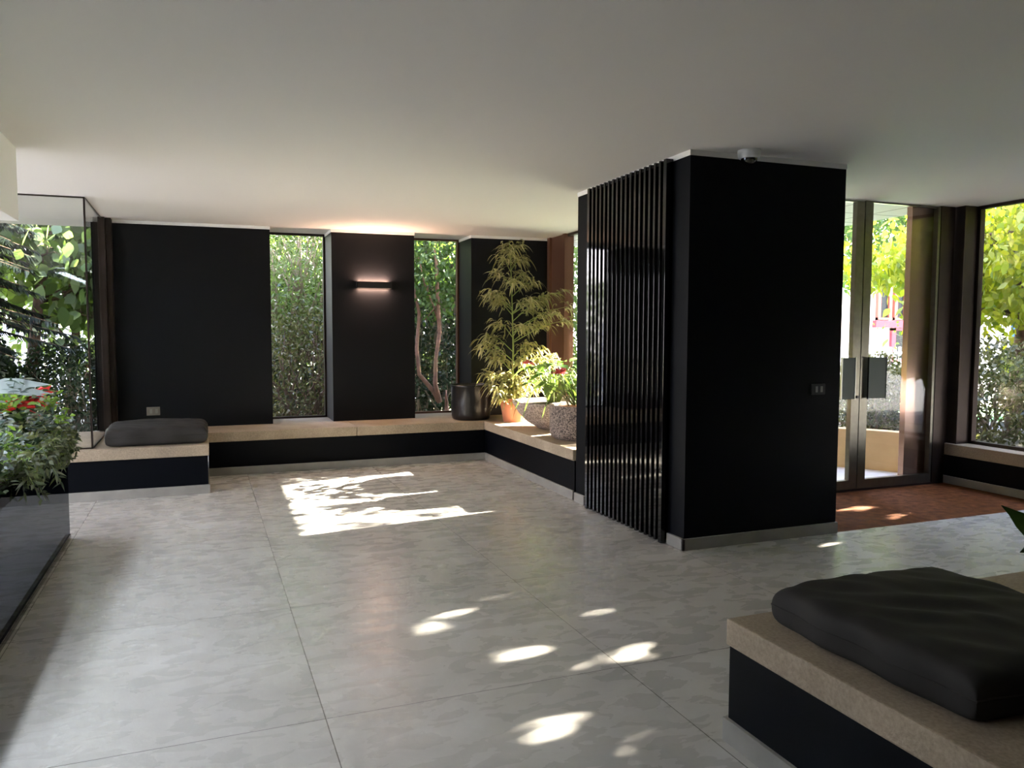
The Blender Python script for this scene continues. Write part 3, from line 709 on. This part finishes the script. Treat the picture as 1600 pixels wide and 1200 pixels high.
# three long leaves that hang over the rim towards the room
hang = [((813, 672), (833, 585)), ((845, 660), (872, 590)), ((888, 668), (900, 605)), ((800, 657), (822, 600))]
vs = [(V, F)]
for (tx, ty), (mx_, my_) in hang:
    tip = at(tx, ty, 6.95); midp = at(mx_, my_, 6.75); b0 = Vector((cx-.05, cy+.05, ZT+.30))
    pts = []
    for k in range(9):
        t = k/8; pts.append((1-t)**2*b0+2*t*(1-t)*(midp*1.0+Vector((0, 0, .22)))+t*t*tip)
    C = np.array([tuple(p) for p in pts]); S = np.array([0.3, -0.9, 0.1]); hw = .016*np.array([.5, .8, 1, 1, 1, .9, .7, .45, .03])
    Vv = np.stack([C-S*hw[:, None], C+S*hw[:, None]], 1).reshape(-1, 3); Fv = np.array([[2*k, 2*k+1, 2*k+3, 2*k+2] for k in range(8)])
    vs.append((Vv, Fv))
V, F = join(vs); quadmesh('strap_leaves', V, F, 'strap', r)
c = at(876, 582, 6.6); bract(c, .085, 26, 'pinkflower', r, .5)
st = MB().tube([(cx, cy, ZT+.29), tuple(Vector((cx, cy, ZT+.6)).lerp(c, .6)), tuple(c)], [.006, .005, .004], 6); st.build('flower_stalk', 'greenstem', r)
n = 34; a = rng.uniform(0, 6.283, n); P = np.stack([cx+.18*np.cos(a)*rng.random(n), cy+.18*np.sin(a)*rng.random(n), ZT+.32+rng.uniform(0, .32, n)], 1)
D = np.stack([np.cos(a), np.sin(a), rng.uniform(-.2, .8, n)], 1)
V, F = ribbons(P, D, rng.uniform(.10, .18, n), .055, np.tile([0, 0, 1.], (n, 1)), .4, OVAL, fold=.25); quadmesh('foliage', V, F, 'broad', r)

# left trough planter behind the smoked glass
r = thing('trough_planter', 'black trough planter overflowing with mixed greenery and red flowers at the left edge', 'planter', (-1.12, 5.2, 0))
tb = MB(); tb.box((-1.42, 2.8, 0.60), (-0.895, 6.08, 0.70)); tb.build('trough', 'gloss', r, 0.004)
for yy in (2.9, 5.98): box('frame_leg', (-1.40, yy, 0), (-1.34, yy+.06, .60), 'bronze', r)
box('soil', (-1.40, 2.83, 0.698), (-0.91, 6.06, 0.712), 'soil', r)
MT['smallgreen'] = leaf_mat('small grey green leaf', [(0.06, 0.10, 0.035), (0.17, 0.22, 0.09), (0.36, 0.38, 0.26), (0.08, 0.13, 0.10), (0.42, 0.42, 0.36)], 0.35, 0.45)
MT['limeleaf'] = leaf_mat('lime leaf', [(0.25, 0.50, 0.04), (0.40, 0.68, 0.10), (0.14, 0.34, 0.03)], 0.4, 0.4)
MT['darkleaf'] = leaf_mat('dark round leaf', [(0.02, 0.06, 0.02), (0.05, 0.10, 0.03)], 0.2, .35)
MT['paleleaf'] = leaf_mat('pale blue leaf', [(0.45, 0.56, 0.56), (0.62, 0.72, 0.70)], 0.25, 0.4, (1, 1, 1))
MT['bluegreen'] = leaf_mat('blue green frond', [(0.05, 0.11, 0.10), (0.12, 0.21, 0.20), (0.22, 0.32, 0.30)], 0.2, 0.45)
n = 2600
P = np.stack([rng.uniform(-1.42, -0.84, n), rng.uniform(3.0, 6.10, n), 0.70+np.abs(rng.normal(0, .13, n))], 1)
hump = 1.0+0.35*np.sin(P[:, 1]*5)+0.2*np.sin(P[:, 1]*11+1); P[:, 2] = 0.70+(P[:, 2]-0.70)*hump
D = rng.normal(size=(n, 3)); D[:, 2] = np.abs(D[:, 2])*.6; D[:, 0] += .3
V, F = ribbons(P, D, rng.uniform(.03, .065, n), rng.uniform(.014, .026, n), None, rng.uniform(0, .5, n), OVAL, fold=.2)
quadmesh('foliage', V, F, 'smallgreen', r)
def tuft(name, mat, n, L, Wd, prof=OVAL, zz=.13, seed=0, xr=(-1.42, -0.86), yr=(3.6, 6.1)):
    P = np.stack([rng.uniform(*xr, n), rng.uniform(*yr, n), 0.74+np.abs(rng.normal(0, zz, n))], 1); c = P[rng.integers(0, n, max(6, n//28))]; P = c[rng.integers(0, len(c), n)]+rng.normal(size=(n, 3))*.035; P[:, 2] = np.maximum(P[:, 2], .72)
    D = rng.normal(size=(n, 3)); D[:, 2] = np.abs(D[:, 2]); V, F = ribbons(P, D, rng.uniform(*L, n), rng.uniform(*Wd, n), None, .3, prof, fold=.2); quadmesh(name, V, F, mat, r)
tuft('foliage', 'paleleaf', 420, (.03, .06), (.016, .028), zz=.15)
tuft('foliage', 'bluegreen', 900, (.04, .08), (.008, .014), zz=.16)
tuft('foliage', 'limeleaf', 420, (.04, .07), (.014, .024), zz=.15)
tuft('foliage', 'darkleaf', 500, (.07, .11), (.035, .055), zz=.08)
# sprays trailing over the rim, in front of the glass
P, D, L, Wd = [], [], [], []; st = MB()
for k in range(64):
    y = rng.uniform(4.3, 6.05); x = -0.93; a = rng.uniform(-.9, .9)
    b0 = Vector((x, y, .74)); m1 = b0+Vector((rng.uniform(.05, .13), a*.08, rng.uniform(.0, .08))); tip = m1+Vector((rng.uniform(.0, .07), a*.07, -rng.uniform(.03, .17)))
    st.tube([b0, m1, tip], [.003, .002, .001], 4)
    for q in range(34):
        s = rng.random(); p = b0.lerp(m1, s*2) if s < .5 else m1.lerp(tip, s*2-1)
        P.append(tuple(p)); D.append((rng.normal()+.3, rng.normal(), rng.normal()-.2)); L.append(rng.uniform(.025, .065)); Wd.append(rng.uniform(.010, .022))
st.build('trailing_stem', 'greenstem', r)
V, F = ribbons(P, D, np.array(L), np.array(Wd), None, .3, OVAL); quadmesh('trailing_leaves', V, F, 'smallgreen', r)
for (px, py, Y, s, mt, nn) in ((50, 624, 5.75, .15, 'redflower', 60), (30, 636, 5.6, .12, 'redflower', 26), (30, 606, 5.6, .06, 'redflower', 14)):
    c = at(px, py, Y); c.x = max(c.x, -1.40); bract(at(px, py, Y), s, nn, mt, r, .5, 'flower', .3)
lm = at(8, 622, 5.5); n = 160; P = np.array(lm)+rng.normal(size=(n, 3))*np.array([.06, .12, .03]); D = rng.normal(size=(n, 3)); D[:, 2] = abs(D[:, 2])
V, F = ribbons(P, D, rng.uniform(.05, .11, n), .022, None, .3, OVAL); quadmesh('lime_leaves', V, F, 'limeleaf', r)
P = [tuple(at(-34, 612, 4.9)), tuple(at(5, 612, 5.0)), tuple(at(28, 616, 5.3)), tuple(at(-10, 690, 5.0))]
D = [(1.0, .25, .24), (1.0, .35, .05), (.8, .6, .02), (1.0, .4, .1)]
V, F = ribbons(P, D, np.array([.34, .24, .16, .2]), np.array([.10, .05, .035, .05]), np.tile([.2, -.8, .6], (4, 1)), .15, OVAL, fold=.15); quadmesh('pale_leaves', V, F, 'paleleaf', r)
# spiky grass blades
n = 60; P = np.stack([rng.uniform(-1.3, -.95, n), rng.uniform(4.6, 6.0, n), np.full(n, .74)], 1); a = rng.uniform(0, 6.28, n)
D = np.stack([np.cos(a), np.sin(a), rng.uniform(.5, 1.6, n)], 1); V, F = ribbons(P, D, rng.uniform(.15, .30, n), .011, None, rng.uniform(.2, .8, n), STRAP); quadmesh('grass_blades', V, F, 'limeleaf', r)
# blue green feathery frond arching over the end of the trough
P, D, L = [], [], []
for (sx, sy), (ex, ey) in (((70, 665), (113, 688)), ((62, 655), (106, 668)), ((75, 680), (104, 690)), ((40, 668), (84, 705))):
    p0, p1 = at(sx, sy, 5.95), at(ex, ey, 6.03)
    for q in range(90):
        s = rng.random(); p = p0.lerp(p1, s)+Vector((0, 0, .05*math.sin(s*3.14))); P.append(tuple(p)); D.append(((p1-p0).normalized().x+rng.normal()*.5, rng.normal()*.6, rng.normal()*.6-.2)); L.append(.05)
V, F = ribbons(P, D, np.array(L), .005, None, .4, (1, 1, .1)); quadmesh('feathery_fronds', V, F, 'bluegreen', r)

# plant just right of the frame on the foreground bench, one leaf reaches in
cx, cy = 3.30, 1.75
r = thing('bowl_planter', 'concrete bowl of dark green lily leaves at the right edge of the foreground bench', 'planter', (cx, cy, ZT))
MB().lathe([(0.0, 0.0), (0.12, 0.0), (0.22, 0.06), (0.31, 0.16), (0.35, 0.24), (0.33, 0.24), (0.30, 0.21), (0.0, 0.2)], (cx, cy, ZT+.008), 48).build('bowl', 'granite2', r, smooth=True)
MT['lily'] = leaf_mat('dark lily leaf', [(0.03, 0.09, 0.02), (0.05, 0.14, 0.03), (0.04, 0.11, 0.025)], 0.3, 0.35)
P, D, L, Wd = [], [], [], []; st = MB()
for k in range(34):
    a = rng.uniform(-1.3, 2.6); rr = rng.uniform(.05, .26); t = Vector((cx+rr*math.cos(a), cy+rr*math.sin(a), ZT+.25+rng.uniform(.1, .42)))
    st.tube([(cx+.08*math.cos(a), cy+.08*math.sin(a), ZT+.22), tuple(t)], .004, 5); P.append(tuple(t)); D.append((math.cos(a), math.sin(a), rng.uniform(-.2, .6))); L.append(rng.uniform(.16, .25)); Wd.append(.07)
for (bx, by), (ex, ey) in (((1652, 862), (1564, 775)), ((1650, 845), (1594, 858))):
    p0, p1 = at(bx, by, 2.05), at(ex, ey, 2.12); P.append(tuple(p0)); D.append(tuple((p1-p0).normalized()+Vector((0, 0, .02)))); L.append((p1-p0).length); Wd.append(.085)
    st.tube([(cx-.05, cy+.05, ZT+.22), tuple(p0.lerp(Vector((cx, cy, ZT+.3)), .4)), tuple(p0)], .004, 5)
st.build('stems', 'greenstem', r)
V, F = ribbons(P, D, np.array(L), np.array(Wd), np.concatenate([np.tile([0, -.5, 1.], (len(P)-2, 1)), np.tile([.62, .78, -.1], (2, 1))]), .12, OVAL, fold=.25); quadmesh('foliage', V, F, 'lily', r)
bract((cx-.02, cy+.1, ZT+.62), .07, 16, 'redflower', r)

# ------------------------------------------------------------------ outside
struct(box('ground_paving', (4.06, 5.52, -0.06), (6.75, 11.0, -0.012), 'paving'))
struct(box('ground_lawn', (6.9, 9.0, -0.05), (14, 15.5, -0.005), 'lawn'))
struct(box('ground_street', (10.5, -12, -0.05), (30, 8.8, -0.008), 'asphalt'))
struct(box('ground_terrace', (-16, -14, -0.05), (-3.8, 7.0, -0.008), 'paving'))
# curved rendered wall of the raised bed
path = [(6.80, 5.70), (6.72, 5.95), (6.58, 6.22), (6.36, 6.52), (6.10, 6.95), (5.85, 7.5), (5.7, 8.2), (5.65, 9.0), (5.7, 10.5)]
def catmull(pts, k=8):
    o = []
    for i in range(len(pts)-1):
        p = [Vector((*pts[max(0, min(len(pts)-1, j))], 0)) for j in (i-1, i, i+1, i+2)]
        for q in range(k):
            t = q/k; o.append(0.5*((2*p[1])+(-p[0]+p[2])*t+(2*p[0]-5*p[1]+4*p[2]-p[3])*t*t+(-p[0]+3*p[1]-3*p[2]+p[3])*t**3))
    o.append(Vector((*pts[-1], 0))); return o
cp = catmull(path); r = thing('garden_wall', 'low curved beige rendered wall of the planting bed outside the doors', 'wall', (6.5, 6.3, 0))
def ribbon_wall(name, mat, off0, off1, z0, z1):
    m = MB(); n = len(cp)
    for i, p in enumerate(cp):
        d = (cp[min(i+1, n-1)]-cp[max(i-1, 0)]).normalized(); nn = Vector((d.y, -d.x, 0))
        for o_, z in ((off0, z0), (off1, z0), (off1, z1), (off0, z1)): q = p+nn*o_; m.v.append((q.x, q.y, z))
    for i in range(n-1):
        for k in range(4): k2 = (k+1) % 4; m.f.append((4*i+k, 4*i+k2, 4*i+4+k2, 4*i+4+k))
    m.f += [(0, 1, 2, 3), (4*n-1, 4*n-2, 4*n-3, 4*n-4)]
    return m.build(name, mat, r)
ribbon_wall('wall_body', 'render', 0.0, 0.14, -0.02, 0.36); ribbon_wall('coping', 'render', -0.012, 0.15, 0.36, 0.405)
struct(box('ground_bed', (7.0, 4.2, -0.02), (9.0, 9.0, 0.25), 'gardensoil'))

# house beyond the street
r = thing('house', 'white house with a crimson band and rust red window frames across the garden', 'house', (20, 18, 0))
box('wall', (13.5, 18.0, -0.02), (18.35, 22, 6.2), 'housecream', r); box('wall', (18.351, 18.0, -0.02), (30, 22, 6.2), 'house', r)
def hx(px): return at(px, 540, 18.0).x
def hz(px, py): return at(px, py, 18.0).z
box('band', (hx(1362), 17.86, hz(1390, 512)), (hx(1432), 18.0, hz(1390, 501)), 'redtrim', r)
for a_, b_, c_, d_ in ((1389, 1419, 513, 565), (1366, 1388, 430, 500), (1392, 1412, 430, 500), (1416, 1436, 430, 500)):
    X0, X1, Z0, Z1 = hx(a_), hx(b_), hz(1400, d_), hz(1400, c_); w = MB(); t = .12 if c_ < 500 else .16
    w.box((X0, 17.9, Z0), (X0+t, 18, Z1)); w.box((X1-t, 17.9, Z0), (X1, 18, Z1)); w.box((X0, 17.88, Z0), (X1, 18, Z0+.07)); w.box((X0, 17.9, Z1-.07), (X1, 18, Z1))
    f = w.build('window', 'redframe' if c_ < 500 else 'redtrim', r); box('pane', (X0+.05, 17.96, Z0+.05), (X1-.05, 17.99, Z1-.05), 'pane', f)
def picket(label, p0, p1, h, step, w, nm='picket_fence'):
    p0, p1 = Vector((*p0, 0)), Vector((*p1, 0)); r = thing(nm, label, 'fence', tuple(p0)); L = (p1-p0).length; d = (p1-p0)/L
    m = MB(); n = int(L/step)
    for i in range(n):
        c = p0+d*(i*step); m.box((c.x-w/2, c.y-.012, 0.0), (c.x+w/2, c.y+.012, h))
    m.build('pickets', 'fence', r)
    m = MB()
    for z in (h*.2, h*.85): m.tube([tuple(p0+Vector((0, .03, z))), tuple(p1+Vector((0, .03, z)))], .025, 4)
    m.build('rail', 'fence', r)
picket('white picket fence before the white house', (13.0, 15.2), (22.0, 15.2), 1.05, .16, .08)
picket('white slatted fence glimpsed through the conifer at the far left', (-6.0, 14.0), (-1.6, 14.0), 1.62, .115, .055)
aw = MB(); aw.box((13.2, 8.6, 0.6), (15.6, 9.6, 1.9)); tag(aw.build('garden_shelter', 'bluecloth', None, 0.05), 'dark blue shelter behind the yellow green tree', 'shelter')

# --- trees
def tubes_tree(base, h, r0, lean, nbr, spread, seed, z_first=0.35, up=.5):
    rg = random.Random(seed); T = MB(); B = MB(); base = Vector(base); ends = []
    pts = []; k = 8
    for i in range(k+1):
        t = i/k; pts.append(base+Vector((lean[0]*t**1.3+rg.uniform(-1, 1)*.05*t, lean[1]*t**1.3+rg.uniform(-1, 1)*.05*t, h*t)))
    T.tube(pts, [r0*(1-.75*i/k) for i in range(k+1)], 10)
    for b in range(nbr):
        t = rg.uniform(z_first, 1.0); p0 = pts[min(k-1, int(t*k))].lerp(pts[min(k, int(t*k)+1)], t*k-int(t*k) if t < 1 else 1); a = rg.uniform(0, 6.283)
        L = spread*rg.uniform(.5, 1.0)*(1.15-.5*t); d = Vector((math.cos(a), math.sin(a), up*rg.uniform(.2, 1.4)))
        q = [p0]; 
        for s in range(1, 5): q.append(p0+d*L*s/4+Vector((rg.uniform(-1, 1), rg.uniform(-1, 1), rg.uniform(-1, 1)))*.06*L+Vector((0, 0, -.12*L*(s/4)**2)))
        rr = r0*.38*(1-.5*t); B.tube(q, [rr, rr*.8, rr*.6, rr*.4, rr*.2], 6)
        for s in (2, 3, 4):
            for _ in range(2):
                e = q[s]+Vector((rg.uniform(-1, 1), rg.uniform(-1, 1), rg.uniform(-.5, .8)))*.32*L; B.tube([q[s], q[s].lerp(e, .5)+Vector((0, 0, .03)), e], [rr*.3, rr*.2, rr*.08], 4); ends.append(e)
            ends.append(q[s])
    return T, B, ends
def clusters(ends, n, sig):
    E = np.array([tuple(e) for e in ends]); i = rng.integers(0, len(E), n); return E[i]+rng.normal(size=(n, 3))*sig
def ellip(c, rad, n, shell=.55):
    d = rng.normal(size=(n, 3)); d /= np.linalg.norm(d, axis=1, keepdims=True); s = rng.random(n)**(1/3.)*(1-shell)+shell*rng.random(n)**.3
    return np.array(c)+d*np.array(rad)*s[:, None]
def tree(label, base, h, r0, lean, nbr, spread, seed, P, L, Wd, mat, bark='bark', down=.3, sun=False, prof=(.1, .8, 1, .6, .03), thin=.085, cat='tree', name='tree', keep_fn=None, z_first=.35, up=.5, group=None):
    r = thing(name, label, cat, base, group); T, B, ends = tubes_tree(base, h, r0, lean, nbr, spread, seed, z_first, up)
    T.build('trunk', bark, r, smooth=True); B.build('branches', bark, r, smooth=True)
    if isinstance(P, tuple): P = np.concatenate([clusters(ends, P[0], P[1])]+[q for q in P[2:]])
    P = P[P[:, 2] > 0.02]
    if sun: P = P[sun_mask(P, max(L)*.40, thin)]
    if keep_fn is not None: P = P[keep_fn(P)]
    n = len(P); D = rng.normal(size=(n, 3)); D[:, 2] -= down*1.5
    V, F = ribbons(P, D, rng.uniform(L[0], L[1], n), rng.uniform(Wd[0], Wd[1], n), None, rng.uniform(0, .4, n), prof)
    quadmesh('foliage', V, F, mat, r); return r
def shrub(label, c, rad, n, L, Wd, mat, seed, name='shrub', sun=False, twigs=18, tw='twig', thin=.085, keep_fn=None, prof=(.1, 1, .9, .05), shell=.55):
    base = (c[0], c[1], max(0, c[2]-rad[2])); r = thing(name, label, 'shrub', base); rg = random.Random(seed); B = MB()
    for k in range(twigs):
        e = Vector(c)+Vector((rg.uniform(-1, 1)*rad[0]*.8, rg.uniform(-1, 1)*rad[1]*.8, rg.uniform(-.3, .9)*rad[2])); b0 = Vector(base)+Vector((rg.uniform(-.3, .3)*rad[0], rg.uniform(-.3, .3)*rad[1], 0))
        B.tube([b0, b0.lerp(e, .5)+Vector((rg.uniform(-.1, .1), rg.uniform(-.1, .1), .08)), e], [.02, .013, .005], 5)
        for _ in range(3):
            e2 = e+Vector((rg.uniform(-1, 1), rg.uniform(-1, 1), rg.uniform(-1, 1)))*.3; m_ = b0.lerp(e, rg.uniform(.4, .9)); B.tube([m_, m_.lerp(e2, .6), e2], [.007, .005, .002], 4)
    B.build('branches', tw, r, smooth=True)
    P = ellip(c, rad, n, shell); P = P[P[:, 2] > 0.02]
    if sun: P = P[sun_mask(P, L[1]*.5, thin)]
    if keep_fn is not None: P = P[keep_fn(P)]
    n = len(P); D = rng.normal(size=(n, 3)); V, F = ribbons(P, D, rng.uniform(L[0], L[1], n), rng.uniform(Wd[0], Wd[1], n), None, rng.uniform(0, .4, n), prof)
    quadmesh('foliage', V, F, mat, r); return r

MT['yellowgreen'] = leaf_mat('yellow green maple leaf', [(0.34, 0.42, 0.01), (0.50, 0.54, 0.01), (0.20, 0.32, 0.01), (0.58, 0.58, 0.04)], 0.52, 0.5, (1.4, 1.35, .3), 0.60)
MT['midgreen'] = leaf_mat('mid green leaf', [(0.07, 0.16, 0.03), (0.14, 0.26, 0.05), (0.10, 0.20, 0.05), (0.22, 0.34, 0.09)], 0.45)
MT['darkgreen'] = leaf_mat('dark green leaf', [(0.015, 0.04, 0.012), (0.03, 0.07, 0.02), (0.06, 0.10, 0.03)], 0.3, .35)
MT['olive'] = leaf_mat('olive glinting leaf', [(0.06, 0.08, 0.02), (0.12, 0.14, 0.04), (0.20, 0.20, 0.07), (0.34, 0.32, 0.16)], 0.35, .35)
MT['lightgreen'] = leaf_mat('fine light green leaf', [(0.12, 0.22, 0.05), (0.24, 0.36, 0.10), (0.34, 0.46, 0.18)], 0.45)
MT['needle'] = leaf_mat('dark conifer needle', [(0.006, 0.016, 0.008), (0.012, 0.028, 0.012)], 0.05, .5)
MT['bigleaf'] = leaf_mat('big soft green leaf', [(0.10, 0.19, 0.04), (0.18, 0.30, 0.07), (0.30, 0.42, 0.16), (0.22, 0.34, 0.20)], 0.5, .4)

# right hand trees (they shade the room; sunlight comes through their gaps)
hole = lambda P: (P[:, 0] > 7.15) & ((P[:, 1] < 7.6) | (P[:, 2] > 2.05))
tree('broad yellow green tree filling the big window to the right of the doors', (9.6, 6.9, 0), 4.4, .10, (.1, -.3), 30, 2.2, 11,
     (9000, .22, ellip((9.4, 6.3, 2.9), (1.5, 2.3, 1.5), 14000, .2), ellip((9.3, 8.2, 2.5), (1.0, 1.1, .75), 3200, .2)), (.07, .13), (.05, .085), 'yellowgreen', sun=True, down=.6, keep_fn=hole, up=.15)
tree('second yellow green tree nearer the room, right of the picture edge', (9.8, 2.6, 0), 4.4, .11, (.0, .1), 22, 1.9, 12,
     (4000, .3, ellip((9.7, 3.0, 2.6), (1.3, 2.3, 1.9), 36000, .1)), (.08, .13), (.055, .085), 'yellowgreen', sun=True, down=.5, keep_fn=hole)
tree('added unseen leafy tree blocking sun at the side, behind the viewpoint', (9.9, -1.2, 0), 4.2, .11, (.0, .1), 22, 1.9, 13,  # unseen tree, added to keep sun off the floor near the camera
     (3000, .3, ellip((9.8, -1.0, 2.6), (1.3, 2.6, 2.0), 15000, .1)), (.12, .18), (.08, .12), 'yellowgreen', sun=True, down=.5, keep_fn=hole)
# dark shrubs under the window
shrub('dark glinting shrub below the yellow green tree, left of the right window', (8.2, 6.1, .65), (.75, .8, .8), 5200, (.04, .08), (.02, .035), 'olive', 21, sun=True)
shrub('dark shrub under the right window, close to the picture edge', (8.3, 4.9, .7), (.7, .8, .85), 5000, (.04, .08), (.02, .035), 'darkgreen', 22, sun=True)
# raised bed behind the curved wall
shrub('clipped shrub behind the curved garden wall', (7.35, 6.95, .62), (.62, .7, .48), 5200, (.03, .06), (.018, .03), 'olive', 23)
shrub('taller loose shrub at the right end of the curved wall', (8.0, 7.5, .70), (.7, .7, .50), 4200, (.03, .07), (.02, .035), 'olive', 24)
# distance
tree('mid green tree above the house, seen through the doors', (15.0, 11.9, 0), 6.0, .12, (-.9, .3), 20, 2.4, 31, (5000, .5, ellip((13.4, 12.6, 4.4), (2.2, 2.0, 2.6), 11000, .1)), (.09, .15), (.05, .08), 'midgreen', keep_fn=lambda P: P[:, 2] > 2.4+.12*np.sin(P[:, 0]*7))
tree('tall green tree far right behind the yellow one', (15.5, 8.5, 0), 6.5, .16, (0, 0), 22, 2.6, 32, (4000, .5, ellip((15.5, 9.0, 4.2), (2.0, 3.0, 3.0), 11000, .1)), (.10, .18), (.06, .10), 'midgreen', sun=True, thin=.085)
tree('green street tree outside the right window', (15.0, 3.0, 0), 6.5, .16, (0, 0), 22, 2.6, 33, (4000, .5, ellip((15.0, 3.2, 3.6), (2.0, 3.4, 3.4), 15000, .1)), (.14, .2), (.09, .13), 'midgreen', sun=True)
tree('bare stemmed little tree before the crimson window', (11.2, 9.4, 0), 2.0, .035, (.25, .1), 12, 1.1, 34, (130, .12), (.04, .07), (.03, .045), 'lightgreen', bark='twig', up=1.1)
# garden behind the back windows and through the left glass
shrub('tall fine leaved light green shrub behind the left narrow window', (1.25, 11.2, 2.9), (1.3, .8, 1.9), 16000, (.05, .10), (.016, .028), 'lightgreen', 41, twigs=26)
shrub('tangled dark twiggy shrub low behind the left narrow window', (1.25, 10.5, .85), (1.1, .55, 1.05), 7500, (.035, .07), (.016, .028), 'olive', 42, twigs=30, tw='bark')
r = tree('forked reddish trunked tree behind the right narrow window', (3.20, 10.35, 0.0), .62, .055, (-.10, .0), 0, 1, 43, np.concatenate([ellip((2.95, 10.5, 2.9), (.9, .6, 1.4), 5200, .1)]), (.05, .10), (.03, .05), 'midgreen', bark='redbark')
for ch in list(r.children):
    if ch.name.startswith('branches'):
        bpy.data.objects.remove(ch)
fk = MB()
def chain(pts, rads): fk.tube([at(x, y, Y) for x, y, Y in pts], [q*.72 for q in rads], 9)
chain([(687, 628, 10.35), (678, 612, 10.35), (655, 585, 10.35), (651, 545, 10.35), (655, 490, 10.4), (648, 455, 10.4), (644, 430, 10.4)], [.055, .048, .040, .036, .032, .026, .02])
chain([(687, 628, 10.35), (680, 600, 10.3), (681, 560, 10.3), (687, 520, 10.3), (684, 470, 10.3), (682, 420, 10.3), (680, 385, 10.35), (684, 350, 10.35)], [.055, .045, .036, .040, .038, .032, .028, .02])
chain([(664, 500, 10.4), (682, 478, 10.3)], [.012, .01]); chain([(668, 440, 10.5), (670, 470, 10.5), (652, 395, 10.5)], [.014, .014, .01])
chain([(684, 500, 10.3), (678, 480, 10.35), (662, 440, 10.4), (655, 400, 10.4)], [.02, .016, .013, .008])
fk.build('forked_trunk', 'redbark', r, smooth=True)
shrub('dense dark shrub behind the forked trunk', (3.2, 11.8, 1.7), (1.2, .6, 1.8), 9000, (.05, .10), (.03, .055), 'darkgreen', 44)
shrub('bright small leaved shrub lower right of the forked trunk', (3.6, 11.0, 2.6), (1.1, .5, .9), 3500, (.05, .09), (.04, .06), 'bigleaf', 45)
tree('sunlit green tree seen past the brown post in the corner', (6.3, 11.6, 0), 4.2, .08, (0, 0), 18, 1.5, 46, (4000, .3, ellip((6.0, 11.3, 2.3), (1.4, 1.1, 2.2), 9000, .1)), (.06, .11), (.035, .06), 'bigleaf')
# left
tree('leaning dark trunked tree with big soft leaves behind the left glass', (-1.95, 10.6, 0), 3.8, .085, (.55, .1), 22, 1.1, 47, (1300, .20, ellip((-1.65, 11.0, 2.6), (.95, .7, 1.15), 1300, .1)), (.10, .18), (.09, .14), 'bigleaf', down=.7)
tree('second dark trunk leaning beside the big leaved tree', (-1.55, 10.9, 0), 3.2, .07, (.30, .0), 10, .8, 48, (500, .15), (.08, .13), (.06, .09), 'bigleaf')
shrub('dense dark shrub at the foot of the leaning trunks', (-1.45, 10.5, .55), (.75, .45, .85), 7000, (.04, .08), (.02, .035), 'darkgreen', 49)
shrub('dark blue green leafy shrub under the conifer at the far left', (-2.6, 10.3, .75), (.75, .5, .85), 4500, (.08, .13), (.05, .07), 'darkgreen', 50)
r = thing('conifer', 'dark feathery conifer at the far left behind the glass', 'tree', (-2.75, 9.95, 0))
MB().tube([(-2.75, 9.95, 0), (-2.75, 9.95, 4.5)], [.10, .04], 10).build('trunk', 'bark', r)
br = MB(); P, D = [], []
for k in range(90):
    z = rng.uniform(1.3, 3.3); a = rng.uniform(-1.7, 1.3); L = rng.uniform(.7, 1.35)*(1.15-.18*(z-1.4)); b0 = Vector((-2.75, 9.95, z)); e = b0+Vector((math.cos(a)*L, math.sin(a)*L, -.12-.1*rng.random())); md = b0.lerp(e, .5)+Vector((0, 0, .12))
    br.tube([b0, md, e], [.012, .008, .003], 5)
    for q in range(190):
        s = rng.random()**.8; p = b0.lerp(md, 2*s) if s < .5 else md.lerp(e, 2*s-1); sd = Vector((-math.sin(a), math.cos(a), 0))*rng.choice([-1, 1]); P.append(tuple(p)); D.append(tuple(sd+Vector((math.cos(a), math.sin(a), 0))*.5+Vector((0, 0, rng.uniform(-.5, .1)))))
br.build('branches', 'bark', r); V, F = ribbons(P, D, rng.uniform(.07, .15, len(P)), .018, np.tile([0, 0, 1.], (len(P), 1)), .35, (1, .9, .1)); quadmesh('foliage', V, F, 'needle', r)
shrub('pale distant shrub beyond the left trees', (-2.4, 15.5, 1.2), (2.2, .8, 1.5), 5000, (.08, .14), (.05, .08), 'lightgreen', 51)
tree('green tree beyond the back windows', (2.2, 14.8, 0), 5.5, .12, (0, 0), 20, 2.4, 52, (4000, .5, ellip((2.4, 14.8, 3.0), (3.4, 1.2, 3.0), 14000, .1)), (.09, .15), (.06, .09), 'midgreen')

shrub('dark dense hedge deep behind the back windows', (2.2, 13.2, 1.1), (3.4, .6, 1.35), 14000, (.08, .14), (.05, .08), 'darkgreen', 53)

shrub('dark hedge behind the shrubs under the right window', (11.2, 6.2, .7), (.7, 2.4, .95), 12000, (.07, .12), (.04, .07), 'darkgreen', 54, sun=True)
